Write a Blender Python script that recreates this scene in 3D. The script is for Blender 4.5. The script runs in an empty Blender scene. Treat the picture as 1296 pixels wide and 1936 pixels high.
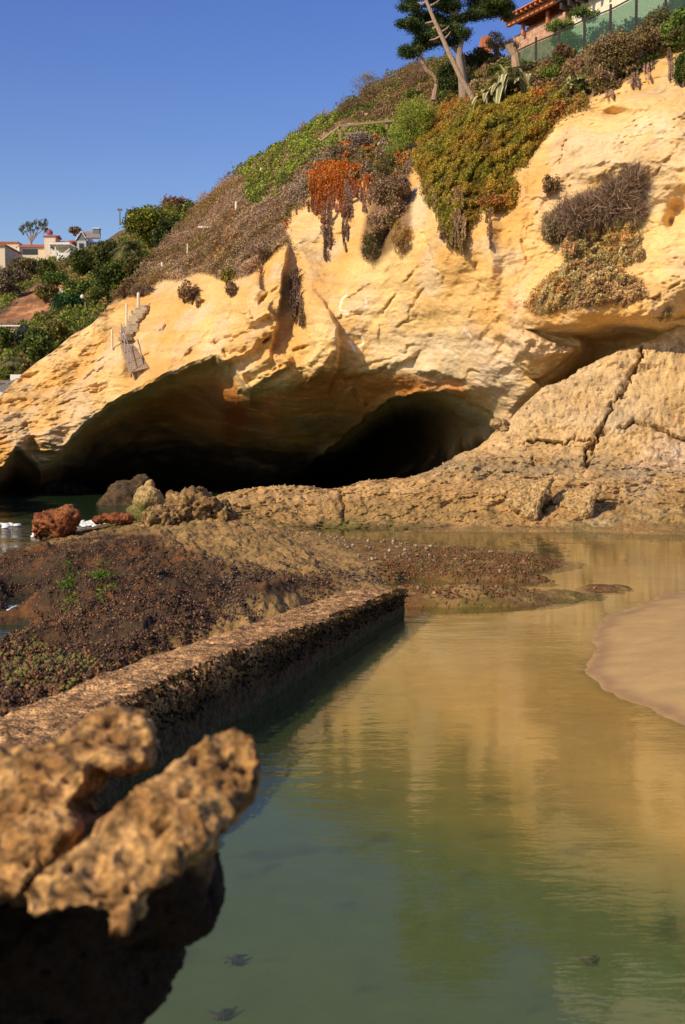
import bpy, bmesh, math, random
import numpy as np
from mathutils import Vector, Matrix, Euler

# ------------------------------------------------------------------ camera, world, sun, exposure
SC = bpy.context.scene
FPX = 2300.0; CX = 648.0; CY = 968.0; HOR = 800.0; CAMH = 3.0
PITCH = math.atan((CY - HOR) / FPX)
cam_d = bpy.data.cameras.new('camera'); cam = bpy.data.objects.new('camera', cam_d)
SC.collection.objects.link(cam); SC.camera = cam
cam.location = (0, 0, CAMH); cam.rotation_euler = (math.radians(90) - PITCH, 0, 0)
cam_d.sensor_fit = 'VERTICAL'; cam_d.sensor_height = 36.0; cam_d.lens = 36.0 * FPX / 1936.0
cam_d.clip_start = 0.1; cam_d.clip_end = 5000
cam_d.dof.use_dof = True; cam_d.dof.focus_distance = 38.0; cam_d.dof.aperture_fstop = 3.4

SUN_EL = math.radians(36); SUN_AZ = math.radians(50)   # light travels 50 deg to the right of straight ahead
world = bpy.data.worlds.new("World"); SC.world = world; world.use_nodes = True
wn = world.node_tree.nodes; wl = world.node_tree.links
sky = wn.new('ShaderNodeTexSky'); sky.sky_type = 'NISHITA'; sky.sun_disc = False
sky.sun_elevation = SUN_EL; sky.sun_rotation = math.radians(180 + 50)
sky.air_density = 1.15; sky.dust_density = 0.7; sky.ozone_density = 3.0; sky.altitude = 0
hsv = wn.new('ShaderNodeHueSaturation'); hsv.inputs['Hue'].default_value = 0.528; hsv.inputs['Saturation'].default_value = 1.3; hsv.inputs['Value'].default_value = 1.0; wl.new(sky.outputs[0], hsv.inputs['Color'])
wl.new(hsv.outputs[0], wn['Background'].inputs[0]); wn['Background'].inputs[1].default_value = 0.13
sun_d = bpy.data.lights.new('sun', 'SUN'); sun = bpy.data.objects.new('sun', sun_d); SC.collection.objects.link(sun)
sun_d.energy = 4.7; sun_d.angle = math.radians(0.5); sun_d.color = (1.0, 0.80, 0.52)
_L = Vector((math.sin(SUN_AZ) * math.cos(SUN_EL), math.cos(SUN_AZ) * math.cos(SUN_EL), -math.sin(SUN_EL)))
sun.rotation_euler = _L.to_track_quat('-Z', 'Y').to_euler()
SC.view_settings.view_transform = 'Standard'; SC.view_settings.look = 'None'
SC.view_settings.exposure = 0.0; SC.view_settings.gamma = 1.0
SC.render.engine = 'CYCLES'
SC.cycles.max_bounces = 6; SC.cycles.transparent_max_bounces = 12

# ------------------------------------------------------------------ pixel <-> world helpers (photo pixels, 1296 x 1936)
_c, _s = math.cos(PITCH), math.sin(PITCH)
def raydir(x, y):
    """direction with unit Y for a photo pixel (arrays or floats)"""
    dx = (x - CX); up = (CY - y)
    Y = FPX * _c + up * _s; Z = -FPX * _s + up * _c
    return dx / Y, Z / Y
def P(x, y, Y):
    a, b = raydir(x, y); return Vector((a * Y, Y, CAMH + b * Y))
def Yz(x, y, z):
    a, b = raydir(x, y); return (z - CAMH) / b
def Pz(x, y, z): return P(x, y, Yz(x, y, z))

# ------------------------------------------------------------------ numpy noise
_rng = np.random.RandomState(7)
_perm = np.concatenate([_rng.permutation(256)] * 3).astype(np.int32)
_g = _rng.normal(size=(256, 3)); _g /= np.linalg.norm(_g, axis=1)[:, None]; _g = _g.astype(np.float32)
def perlin(p):
    p = np.asarray(p, np.float32); i = np.floor(p).astype(np.int32); f = p - i; i &= 255
    u = f * f * f * (f * (f * 6 - 15) + 10); r = 0
    for dx in (0, 1):
        wx = u[:, 0] if dx else 1 - u[:, 0]
        for dy in (0, 1):
            wy = u[:, 1] if dy else 1 - u[:, 1]
            for dz in (0, 1):
                wz = u[:, 2] if dz else 1 - u[:, 2]
                h = _perm[_perm[_perm[i[:, 0] + dx] + i[:, 1] + dy] + i[:, 2] + dz]
                g = _g[h]
                r = r + wx * wy * wz * (g[:, 0] * (f[:, 0] - dx) + g[:, 1] * (f[:, 1] - dy) + g[:, 2] * (f[:, 2] - dz))
    return r * 1.5
def fbm(p, sc=1.0, oct=4, gain=0.5, off=0.0):
    p = np.asarray(p, np.float32) * sc + off; a = 1.0; r = 0; 
    for k in range(oct):
        r = r + a * perlin(p); p = p * 2.03 + 17.3; a *= gain
    return r
def ridged(p, sc=1.0, oct=4, gain=0.5, off=0.0):
    p = np.asarray(p, np.float32) * sc + off; a = 1.0; r = 0; n = 0
    for k in range(oct):
        r = r + a * (1 - 2 * np.abs(perlin(p))); n += a; p = p * 2.07 + 11.1; a *= gain
    return r / n
def worley(p, sc=1.0, off=0.0):
    """F1 distance of jittered cells"""
    p = np.asarray(p, np.float32) * sc + off; i = np.floor(p).astype(np.int32); f = p - i; best = np.full(len(p), 9.0, np.float32)
    for dx in (-1, 0, 1):
        for dy in (-1, 0, 1):
            for dz in (-1, 0, 1):
                h = _perm[_perm[_perm[(i[:, 0] + dx) & 255] + ((i[:, 1] + dy) & 255)] + ((i[:, 2] + dz) & 255)]
                j = _g[h] * 0.5 + 0.5
                d = (dx + j[:, 0] - f[:, 0]) ** 2 + (dy + j[:, 1] - f[:, 1]) ** 2 + (dz + j[:, 2] - f[:, 2]) ** 2
                best = np.minimum(best, d)
    return np.sqrt(best)
def sstep(a, b, x):
    t = np.clip((x - a) / (b - a), 0, 1); return t * t * (3 - 2 * t)
def interp(pts, x):
    pts = sorted(pts); return np.interp(x, [p[0] for p in pts], [p[1] for p in pts])
def rbf(ctrl, sx, sy, smooth=0.0):
    c = np.array(ctrl, float); X = np.c_[c[:, 0] / sx, c[:, 1] / sy]; n = len(c)
    R = np.sqrt(((X[:, None] - X[None]) ** 2).sum(-1)) + np.eye(n) * (-smooth)
    A = np.zeros((n + 3, n + 3)); A[:n, :n] = R; A[:n, n] = 1; A[:n, n + 1:] = X; A[n, :n] = 1; A[n + 1:, :n] = X.T
    w = np.linalg.solve(A, np.r_[c[:, 2], 0, 0, 0])
    def f(x, y):
        x = np.asarray(x, float).ravel() / sx; y = np.asarray(y, float).ravel() / sy
        out = w[n] + w[n + 1] * x + w[n + 2] * y
        for k in range(n):
            out += w[k] * np.sqrt((x - X[k, 0]) ** 2 + (y - X[k, 1]) ** 2 + 0.01)
        return out
    return f
def polydist(poly, x, y, closed=True):
    """(distance to outline, inside mask)"""
    d = np.full(x.shape, 1e9); ins = np.zeros(x.shape, bool); n = len(poly)
    for k in range(n if closed else n - 1):
        ax, ay = poly[k]; bx, by = poly[(k + 1) % n]
        t = np.clip(((x - ax) * (bx - ax) + (y - ay) * (by - ay)) / ((bx - ax) ** 2 + (by - ay) ** 2 + 1e-9), 0, 1)
        d = np.minimum(d, np.hypot(x - ax - t * (bx - ax), y - ay - t * (by - ay)))
        if closed and by != ay:
            c = ((ay > y) != (by > y)) & (x < (bx - ax) * (y - ay) / (by - ay) + ax); ins ^= c
    return d, ins
def sdist(poly, x, y):
    d, i = polydist(poly, x, y); return np.where(i, d, -d)
def local(poly, x, y, pad, fn):
    """apply fn(signed distance) only near the polygon; returns full-size array"""
    a = np.array(poly, float); m = (x > a[:, 0].min() - pad) & (x < a[:, 0].max() + pad) & (y > a[:, 1].min() - pad) & (y < a[:, 1].max() + pad)
    out = np.zeros(x.shape); out[m] = fn(sdist(poly, x[m], y[m])); return out
def stroke(pts, x, y, w):
    a = np.array(pts, float); pad = w * 3; out = np.zeros(x.shape)
    m = (x > a[:, 0].min() - pad) & (x < a[:, 0].max() + pad) & (y > a[:, 1].min() - pad) & (y < a[:, 1].max() + pad)
    d, _ = polydist(pts, x[m], y[m], closed=False); out[m] = np.exp(-(d / w) ** 2); return out

# ------------------------------------------------------------------ mesh helpers
def link(o, parent=None):
    SC.collection.objects.link(o)
    if parent is not None: o.parent = parent
    return o
def tag(o, label=None, cat=None, group=None, kind=None):
    if label: o['label'] = label
    if cat: o['category'] = cat
    if group: o['group'] = group
    if kind: o['kind'] = kind
    return o
def npmesh(name, V, F, mat, parent=None, col=None, smooth=True, loc=None):
    """F: (n,k) int array (k=3/4) or list of such arrays"""
    me = bpy.data.meshes.new(name); V = np.asarray(V, np.float32)
    if loc is not None: V = V - np.array(loc, np.float32)
    me.vertices.add(len(V)); me.vertices.foreach_set('co', V.ravel())
    Fs = F if isinstance(F, list) else [F]
    loops = np.concatenate([np.asarray(f, np.int32).ravel() for f in Fs]); tot = np.concatenate([np.full(len(f), np.asarray(f).shape[1], np.int32) for f in Fs])
    me.loops.add(len(loops)); me.loops.foreach_set('vertex_index', loops)
    me.polygons.add(len(tot)); me.polygons.foreach_set('loop_start', (np.cumsum(tot) - tot).astype(np.int32)); me.polygons.foreach_set('loop_total', tot)
    me.polygons.foreach_set('use_smooth', np.full(len(tot), smooth, bool))
    if col is not None:
        ca = me.color_attributes.new('Col', 'FLOAT_COLOR', 'POINT'); c = np.ones((len(V), 4), np.float32); c[:, :3] = col; ca.data.foreach_set('color', c.ravel())
    me.update(calc_edges=True); me.validate(clean_customdata=False)
    me.materials.append(mat); o = bpy.data.objects.new(name, me); link(o, parent)
    if loc is not None: o.location = loc
    return o
def gridfaces(nr, nc, flip=False):
    i = np.arange(nr * nc).reshape(nr, nc); a = i[:-1, :-1].ravel(); b = i[:-1, 1:].ravel(); c = i[1:, 1:].ravel(); d = i[1:, :-1].ravel()
    return np.c_[a, d, c, b] if not flip else np.c_[a, b, c, d]
def empty(name, loc, label, cat, group=None):
    o = bpy.data.objects.new(name, None); link(o); o.location = loc; o.empty_display_size = 0.3
    return tag(o, label, cat, group)
class MB:
    """collects simple solids in world space; build() gives ONE mesh object"""
    def __init__(s): s.V = []; s.F3 = []; s.F4 = []; s.n = 0
    def add(s, V, F):
        V = np.asarray(V, float); F = np.asarray(F, int); s.V.append(V)
        (s.F4 if F.shape[1] == 4 else s.F3).append(F + s.n); s.n += len(V); return s
    def box(s, c, size, rz=0.0, M=None):
        x, y, z = [v / 2 for v in size]
        V = np.array([[sx * x, sy * y, sz * z] for sz in (-1, 1) for sy in (-1, 1) for sx in (-1, 1)])
        R = np.array(Matrix.Rotation(rz, 3, 'Z')) if M is None else np.array(M)
        return s.add(V @ R.T + np.array(c), [[0, 2, 3, 1], [4, 5, 7, 6], [0, 1, 5, 4], [2, 6, 7, 3], [1, 3, 7, 5], [0, 4, 6, 2]])
    def bar(s, a, b, w, h):
        """square bar from a to b"""
        a = Vector(a); b = Vector(b); d = (b - a); M = d.to_track_quat('Y', 'Z').to_matrix()
        return s.box((a + b) / 2, (w, d.length, h), M=M)
    def tube(s, pts, rad, n=8, caps=True):
        pts = [Vector(p) for p in pts]; rad = rad if hasattr(rad, '__len__') else [rad] * len(pts)
        V = []; up = Vector((0.13, 0.31, 1)).normalized()
        for k, p in enumerate(pts):
            t = (pts[min(k + 1, len(pts) - 1)] - pts[max(k - 1, 0)]).normalized(); u = t.cross(up)
            if u.length < .05: u = t.cross(Vector((1, 0, 0)))
            u.normalize(); v = t.cross(u)
            for j in range(n):
                an = 2 * math.pi * j / n; V.append(p + (u * math.cos(an) + v * math.sin(an)) * rad[k])
        F = [[k * n + j, k * n + (j + 1) % n, (k + 1) * n + (j + 1) % n, (k + 1) * n + j] for k in range(len(pts) - 1) for j in range(n)]
        m = len(pts); V += [pts[0], pts[-1]]
        F3 = [[m * n, (j + 1) % n, j] for j in range(n)] + [[m * n + 1, (m - 1) * n + j, (m - 1) * n + (j + 1) % n] for j in range(n)]
        base = s.n; s.add(np.array([list(v) for v in V]), F)
        if caps: s.F3.append(np.array(F3) + base)
        return s
    def quad(s, a, b, c, d, th=0.0):
        a, b, c, d = [np.array(v, float) for v in (a, b, c, d)]
        if th == 0: return s.add([a, b, c, d], [[0, 1, 2, 3]])
        n = np.cross(b - a, d - a); n = n / np.linalg.norm(n) * th
        return s.add([a, b, c, d, a - n, b - n, c - n, d - n], [[0, 1, 2, 3], [7, 6, 5, 4], [0, 4, 5, 1], [1, 5, 6, 2], [2, 6, 7, 3], [3, 7, 4, 0]])
    def build(s, name, mat, parent=None, col=None, smooth=False):
        V = np.concatenate(s.V); F = []
        if s.F4: F.append(np.concatenate(s.F4))
        if s.F3: F.append(np.concatenate(s.F3))
        if parent is not None: V = V - np.array(parent.location)
        return npmesh(name, V, F, mat, parent, col, smooth)

# ------------------------------------------------------------------ materials
def nodemat(name):
    m = bpy.data.materials.new(name); m.use_nodes = True; nt = m.node_tree; b = nt.nodes['Principled BSDF']; return m, nt, b
def N(nt, t, **kw):
    n = nt.nodes.new(t)
    for k, v in kw.items(): setattr(n, k, v)
    return n
def rockmat(name, scales=((1.2, .35), (6, .25), (28, .12)), pores=(5, .25, .5), bump=0.6, dist=0.06, rough=0.92, speck=0.0, hue=0.25, stretch=(1, 1, 1)):
    """vertex colour x noise variation, multi-scale bump and pores"""
    m, nt, b = nodemat(name); L = nt.links
    at = N(nt, 'ShaderNodeAttribute'); at.attribute_name = 'Col'
    tc = N(nt, 'ShaderNodeNewGeometry'); mp = N(nt, 'ShaderNodeMapping'); mp.inputs['Scale'].default_value = stretch; L.new(tc.outputs['Position'], mp.inputs[0])
    h = None; colf = None
    for k, (sc, am) in enumerate(scales):
        n = N(nt, 'ShaderNodeTexNoise'); n.inputs['Scale'].default_value = sc; n.inputs['Detail'].default_value = 4; n.inputs['Roughness'].default_value = .6
        L.new(mp.outputs[0], n.inputs[0])
        mm = N(nt, 'ShaderNodeMath', operation='MULTIPLY'); mm.inputs[1].default_value = am; L.new(n.outputs[0], mm.inputs[0])
        if h is None: h = mm
        else:
            a = N(nt, 'ShaderNodeMath', operation='ADD'); L.new(h.outputs[0], a.inputs[0]); L.new(mm.outputs[0], a.inputs[1]); h = a
        if k == 1: colf = n
    vor = N(nt, 'ShaderNodeTexVoronoi'); vor.inputs['Scale'].default_value = pores[0]; L.new(mp.outputs[0], vor.inputs[0])
    rp = N(nt, 'ShaderNodeMapRange'); rp.inputs[1].default_value = 0.0; rp.inputs[2].default_value = pores[2]; rp.inputs[3].default_value = -pores[1]; rp.inputs[4].default_value = 0
    L.new(vor.outputs['Distance'], rp.inputs[0])
    a = N(nt, 'ShaderNodeMath', operation='ADD'); L.new(h.outputs[0], a.inputs[0]); L.new(rp.outputs[0], a.inputs[1])
    bp = N(nt, 'ShaderNodeBump'); bp.inputs['Strength'].default_value = bump; bp.inputs['Distance'].default_value = dist; L.new(a.outputs[0], bp.inputs['Height']); L.new(bp.outputs[0], b.inputs['Normal'])
    # colour variation
    mr = N(nt, 'ShaderNodeMapRange'); mr.inputs[1].default_value = .3; mr.inputs[2].default_value = .7; mr.inputs[3].default_value = 1 - hue; mr.inputs[4].default_value = 1 + hue * .8
    L.new(colf.outputs[0], mr.inputs[0])
    n3 = N(nt, 'ShaderNodeTexNoise'); n3.inputs['Scale'].default_value = scales[-1][0] * 1.3; n3.inputs['Detail'].default_value = 3; L.new(mp.outputs[0], n3.inputs[0])
    mr3 = N(nt, 'ShaderNodeMapRange'); mr3.inputs[1].default_value = .35; mr3.inputs[2].default_value = .65; mr3.inputs[3].default_value = 1 - hue * .8; mr3.inputs[4].default_value = 1 + hue * .6
    L.new(n3.outputs[0], mr3.inputs[0])
    pr = N(nt, 'ShaderNodeMath', operation='MULTIPLY'); L.new(mr.outputs[0], pr.inputs[0]); L.new(mr3.outputs[0], pr.inputs[1])
    vm = N(nt, 'ShaderNodeVectorMath', operation='SCALE'); L.new(at.outputs['Color'], vm.inputs[0]); L.new(pr.outputs[0], vm.inputs['Scale'])
    out = vm.outputs[0]
    if speck:
        v2 = N(nt, 'ShaderNodeTexVoronoi'); v2.inputs['Scale'].default_value = speck; L.new(tc.outputs['Position'], v2.inputs[0])
        sx = N(nt, 'ShaderNodeSeparateXYZ'); L.new(v2.outputs['Color'], sx.inputs[0])
        gt = N(nt, 'ShaderNodeMath', operation='GREATER_THAN'); gt.inputs[1].default_value = .86; L.new(sx.outputs[0], gt.inputs[0])
        lt = N(nt, 'ShaderNodeMath', operation='LESS_THAN'); lt.inputs[1].default_value = .3; L.new(v2.outputs['Distance'], lt.inputs[0])
        an = N(nt, 'ShaderNodeMath', operation='MULTIPLY'); L.new(gt.outputs[0], an.inputs[0]); L.new(lt.outputs[0], an.inputs[1])
        mx = N(nt, 'ShaderNodeMix', data_type='RGBA'); L.new(an.outputs[0], mx.inputs[0]); L.new(out, mx.inputs[6])
        s2 = N(nt, 'ShaderNodeVectorMath', operation='SCALE'); s2.inputs['Scale'].default_value = 1.45; L.new(out, s2.inputs[0]); L.new(s2.outputs[0], mx.inputs[7]); out = mx.outputs[2]
    L.new(out, b.inputs['Base Color']); b.inputs['Roughness'].default_value = rough; b.inputs['Specular IOR Level'].default_value = .25
    return m
def leafmat(name, rough=.65, trans=.25):
    m, nt, b = nodemat(name); L = nt.links
    at = N(nt, 'ShaderNodeAttribute'); at.attribute_name = 'Col'; L.new(at.outputs['Color'], b.inputs['Base Color'])
    b.inputs['Roughness'].default_value = rough; b.inputs['Specular IOR Level'].default_value = .2
    tr = N(nt, 'ShaderNodeBsdfTranslucent'); L.new(at.outputs['Color'], tr.inputs[0])
    mx = N(nt, 'ShaderNodeMixShader'); mx.inputs[0].default_value = trans; L.new(b.outputs[0], mx.inputs[1]); L.new(tr.outputs[0], mx.inputs[2])
    L.new(mx.outputs[0], nt.nodes['Material Output'].inputs[0]); return m
def plainmat(name, c, rough=.7, var=.15, sc=8.0, metal=0.0, bump=.2):
    m, nt, b = nodemat(name); L = nt.links
    tc = N(nt, 'ShaderNodeNewGeometry'); n = N(nt, 'ShaderNodeTexNoise'); n.inputs['Scale'].default_value = sc; n.inputs['Detail'].default_value = 5; L.new(tc.outputs['Position'], n.inputs[0])
    mr = N(nt, 'ShaderNodeMapRange'); mr.inputs[1].default_value = .3; mr.inputs[2].default_value = .7; mr.inputs[3].default_value = 1 - var; mr.inputs[4].default_value = 1 + var; L.new(n.outputs[0], mr.inputs[0])
    vm = N(nt, 'ShaderNodeVectorMath', operation='SCALE'); vm.inputs[0].default_value = c; L.new(mr.outputs[0], vm.inputs['Scale']); L.new(vm.outputs[0], b.inputs['Base Color'])
    bp = N(nt, 'ShaderNodeBump'); bp.inputs['Strength'].default_value = bump; bp.inputs['Distance'].default_value = .01; L.new(n.outputs[0], bp.inputs['Height']); L.new(bp.outputs[0], b.inputs['Normal'])
    b.inputs['Roughness'].default_value = rough; b.inputs['Metallic'].default_value = metal; return m
def watermat(name, murk, tint, fac, w1=3.0, bump=.35, foam=False, dist=.02):
    """transparent murky body under a Fresnel mirror with ripples"""
    m, nt, b = nodemat(name); L = nt.links; nt.nodes.remove(b)
    g = N(nt, 'ShaderNodeNewGeometry'); mp = N(nt, 'ShaderNodeMapping'); mp.inputs['Rotation'].default_value = (0, 0, .12); mp.inputs['Scale'].default_value = (.5, 1.5, 1); L.new(g.outputs['Position'], mp.inputs[0])
    hs = None
    for sc, am, det in ((w1 * .35, 1.0, 1), (w1, .7, 2), (w1 * 3.1, .34, 2), (w1 * 8, .08, 1)):
        n = N(nt, 'ShaderNodeTexNoise'); n.inputs['Scale'].default_value = sc; n.inputs['Detail'].default_value = det; n.inputs['Distortion'].default_value = .6; L.new(mp.outputs[0], n.inputs[0])
        mm = N(nt, 'ShaderNodeMath', operation='MULTIPLY'); mm.inputs[1].default_value = am; L.new(n.outputs[0], mm.inputs[0])
        if hs is None: hs = mm
        else:
            a = N(nt, 'ShaderNodeMath', operation='ADD'); L.new(hs.outputs[0], a.inputs[0]); L.new(mm.outputs[0], a.inputs[1]); hs = a
    # calmer and rougher patches
    np_ = N(nt, 'ShaderNodeTexNoise'); np_.inputs['Scale'].default_value = .35; np_.inputs['Detail'].default_value = 2; L.new(g.outputs['Position'], np_.inputs[0])
    mr = N(nt, 'ShaderNodeMapRange'); mr.inputs[1].default_value = .4; mr.inputs[2].default_value = .65; mr.inputs[3].default_value = bump * .35; mr.inputs[4].default_value = bump; L.new(np_.outputs[0], mr.inputs[0])
    bp = N(nt, 'ShaderNodeBump'); bp.inputs['Distance'].default_value = dist; L.new(hs.outputs[0], bp.inputs['Height']); L.new(mr.outputs[0], bp.inputs['Strength'])
    fr = N(nt, 'ShaderNodeFresnel'); fr.inputs[0].default_value = 1.33; L.new(bp.outputs[0], fr.inputs['Normal'])
    gl = N(nt, 'ShaderNodeBsdfGlossy'); gl.inputs['Roughness'].default_value = .02; L.new(bp.outputs[0], gl.inputs['Normal'])
    tr = N(nt, 'ShaderNodeBsdfTransparent'); tr.inputs[0].default_value = (*tint, 1)
    df = N(nt, 'ShaderNodeBsdfDiffuse'); df.inputs[0].default_value = (*murk, 1)
    m1 = N(nt, 'ShaderNodeMixShader'); m1.inputs[0].default_value = fac; L.new(tr.outputs[0], m1.inputs[1]); L.new(df.outputs[0], m1.inputs[2])
    m2 = N(nt, 'ShaderNodeMixShader'); inv = N(nt, 'ShaderNodeMath', operation='SUBTRACT'); inv.inputs[0].default_value = 1; L.new(g.outputs['Backfacing'], inv.inputs[1]); fm = N(nt, 'ShaderNodeMath', operation='MULTIPLY'); L.new(fr.outputs[0], fm.inputs[0]); L.new(inv.outputs[0], fm.inputs[1]); L.new(fm.outputs[0], m2.inputs[0]); L.new(m1.outputs[0], m2.inputs[1]); L.new(gl.outputs[0], m2.inputs[2])
    L.new(m2.outputs[0], nt.nodes['Material Output'].inputs[0]); return m
# ================================================================== THE CLIFF
M_CLIFF = rockmat('sandstone', scales=((1.0, .45), (5, .28), (18, .16)), pores=(6, .16, .32), bump=.6, dist=.10, hue=.14, stretch=(1, 1, 1.8))
SIL = [(-300, 850), (-100, 790), (0, 748), (50, 700), (95, 668), (135, 636), (175, 612), (197, 590), (205, 577), (231, 556), (250, 540), (270, 512), (300, 480), (330, 444), (352, 414), (375, 388), (400, 362),
       (430, 337), (470, 310), (500, 294), (550, 260), (600, 230), (640, 208), (700, 168), (740, 146), (780, 126), (830, 112), (900, 110), (960, 114), (1030, 120), (1060, 104), (1105, 98), (1130, 84), (1200, 50), (1296, 10), (1500, -80), (1640, -120)]
CC = [(1600, -120, 56), (1500, -60, 52), (1296, 10, 50), (1296, 60, 46.5), (1296, 110, 44.5), (1200, 60, 50), (1200, 110, 46.5), (1200, 200, 42.8), (1296, 200, 42), (1296, 400, 40.5), (1296, 560, 39.6), (1500, 300, 39), (1500, 580, 38.5), (1600, 580, 38), (1600, 200, 40),
      (1100, 250, 43.8), (1040, 330, 44.2), (1100, 400, 43), (1000, 500, 43.6), (900, 500, 45), (850, 440, 45.5), (800, 600, 47.5), (700, 600, 49.6), (620, 500, 52.2), (620, 420, 54), (1000, 600, 42.5), (900, 700, 46), (900, 600, 45.4), (1100, 590, 40), (1200, 585, 39.6), (1150, 500, 42),
      (800, 680, 48), (700, 680, 49.6), (900, 250, 48.5), (800, 300, 50.5), (900, 180, 54), (850, 200, 57), (960, 200, 50), (1000, 300, 46), (850, 350, 47), (950, 400, 45.5),
      (750, 230, 63), (640, 240, 68), (500, 300, 78), (700, 168, 80), (600, 230, 80), (780, 126, 78), (830, 112, 72), (900, 110, 62), (960, 114, 58), (1030, 120, 55), (1100, 100, 52), (1130, 84, 52), (1050, 170, 48.5), (1150, 150, 47), (1100, 180, 46),
      (400, 362, 82), (430, 337, 82), (375, 388, 80), (330, 444, 74), (270, 512, 67), (205, 577, 62), (135, 636, 60), (0, 748, 58), (-300, 850, 56),
      (540, 470, 52.6), (450, 520, 54), (540, 620, 50.6), (400, 640, 54.2), (300, 600, 58), (350, 540, 58), (300, 690, 55), (200, 690, 57), (240, 600, 60), (100, 760, 57), (0, 810, 56), (-300, 900, 54), (150, 800, 55.6),
      (450, 430, 60), (400, 500, 60), (350, 480, 66), (300, 520, 65), (430, 380, 70), (500, 340, 70), (560, 300, 67), (550, 400, 58), (600, 340, 60), (650, 300, 60), (700, 270, 60), (730, 330, 54.5), (700, 450, 51.2), (760, 380, 50.5),
      (280, 740, 54), (450, 680, 52), (540, 730, 50.6), (300, 800, 58.5), (300, 900, 66), (150, 880, 57), (150, 930, 63), (0, 890, 55.5), (0, 940, 61), (0, 1000, 66), (-300, 950, 58), (-300, 1010, 64), (450, 760, 53), (450, 830, 58), (450, 920, 65), (300, 1010, 70), (600, 1010, 72),
      (600, 715, 50.4), (600, 780, 53.6), (600, 860, 61), (600, 930, 68), (700, 720, 49.8), (700, 770, 52.6), (700, 860, 61), (750, 715, 48.8), (800, 730, 47.8), (870, 735, 46.8), (820, 790, 51), (820, 850, 57), (900, 800, 50), (940, 800, 47), (960, 750, 45.5), (1000, 740, 45),
      (1000, 850, 49), (1100, 700, 45), (1296, 700, 44), (1296, 900, 46), (1100, 900, 48), (1000, 1010, 54), (1296, 1010, 50), (1600, 700, 42), (1600, 1010, 46), (800, 1010, 64)]
_cf = rbf(CC, 100., 100.)
GX = np.arange(-300, 1642, 2.1); NT = 620
tt = np.linspace(0, 1, NT) ** 1.0
YS = interp(SIL, GX) + fbm(np.c_[GX / 30., GX * 0, GX * 0], 1, 3) * 2.0
gx = np.repeat(GX[None], NT, 0); gy = YS[None] + (1012 - YS[None]) * tt[:, None]
fx = gx.ravel(); fy = gy.ravel()
Yc = _cf(fx, fy)
wxp = np.c_[fx / 26., fy / 26., fx * 0]; wfx = fx + 6 * fbm(wxp, 1, 4, .6); wfy = fy + 6 * fbm(wxp, 1, 4, .6, off=40); brk = np.clip(.45 + 1.3 * fbm(wxp, .8, 3, off=71), 0, 1)
# --- named features -------------------------------------------------
LIP = [(-300, 905), (0, 901), (30, 848), (56, 866), (78, 896), (117, 862), (137, 827), (204, 771), (285, 725), (326, 709), (407, 674), (440, 690), (473, 745), (540, 720), (600, 700)]
lip = interp(LIP, fx) + fbm(np.c_[fx / 22., fx * 0, fx * 0 + 3], 1, 3) * 5
wl_ = 1 - sstep(430, 560, fx)
Yc += wl_ * 1.5 * (1 - np.exp(-np.clip(fy - lip, 0, 999) / 9)) - wl_ * .5 * np.exp(-np.abs(fy - lip + 8) / 16)
# the fin and its hollow
xe = interp([(440, 548), (480, 541), (520, 533), (560, 529), (610, 522), (660, 512), (720, 500)], fy)
wy = sstep(440, 470, fy) * (1 - sstep(610, 720, fy)); dx_ = fx - xe + .6 * (wfx - fx); hw_ = sstep(446, 520, fy)
Yc += wy * np.where(dx_ < 0, -.5 * np.exp(dx_ / 160), (.25 + .7 * hw_) * (1 - sstep(6 + 16 * hw_, 20 + 38 * hw_, dx_)) * sstep(-1, 7, dx_) - .5 * (1 - sstep(-1, 7, dx_)))
# rounded buttress whose right side turns from the sun
xb = 3 * fbm(wxp, 2, 2) + interp([(500, 575), (540, 592), (580, 622), (615, 640), (660, 644), (700, 640), (740, 625)], fy)
wb = sstep(530, 630, fy) * (1 - sstep(690, 760, fy)); u = (fx - (xb - 75)) / 75.
Yc -= wb * .95 * np.where((u > 0) & (u < 1), np.sin(np.clip(u, 0, 1) * math.pi * .62) * (1 - sstep(.93, 1, u) * .9), 0) * sstep(0, .5, u)
# scalloped blocks under the dune face
SCAL = [[(395, 668), (430, 640), (500, 618), (520, 625), (500, 655), (440, 690), (405, 700)], [(440, 700), (520, 660), (560, 670), (545, 700), (480, 745), (445, 750)], [(560, 690), (600, 650), (635, 660), (630, 700), (580, 730)], [(455, 590), (520, 560), (525, 605), (470, 620)]]
for pl in SCAL: Yc -= local(pl, wfx, wfy, 20, lambda d: .8 * sstep(0, 14, d) * (1 - .5 * sstep(10, 40, d)))
CRE = [[(405, 645), (430, 672), (470, 655), (512, 640), (520, 615)], [(480, 600), (500, 560), (525, 545)], [(350, 670), (410, 645), (470, 630)], [(448, 700), (470, 720), (520, 700)], [(530, 690), (560, 665), (585, 655)],
       [(200, 772), (206, 748), (215, 735)], [(275, 590), (300, 560)], [(300, 640), (320, 610)], [(370, 600), (385, 570)]]
for pl in CRE: Yc += .42 * stroke(pl, wfx, wfy, 4) * brk
# cave
CAVE = [(520, 930), (560, 900), (600, 866), (650, 824), (690, 787), (735, 752), (790, 741), (840, 740), (880, 750), (900, 766), (930, 775), (945, 800), (938, 830), (900, 858), (800, 905), (700, 960), (520, 960)]
Yc += local(CAVE, fx + .8 * (wfx - fx), fy + .6 * (wfy - fy), 10, lambda d: 2.6 * sstep(0, 5, d) + 8 * sstep(4, 70, d)) * (1 - .70 * sstep(770, 900, fx))
NICHE = [(640, 712), (690, 704), (745, 690), (800, 660), (792, 700), (880, 712), (890, 735), (790, 741), (735, 752), (690, 775)]
Yc += local(NICHE, wfx, wfy, 14, lambda d: .45 * sstep(-4, 12, d))
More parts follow.
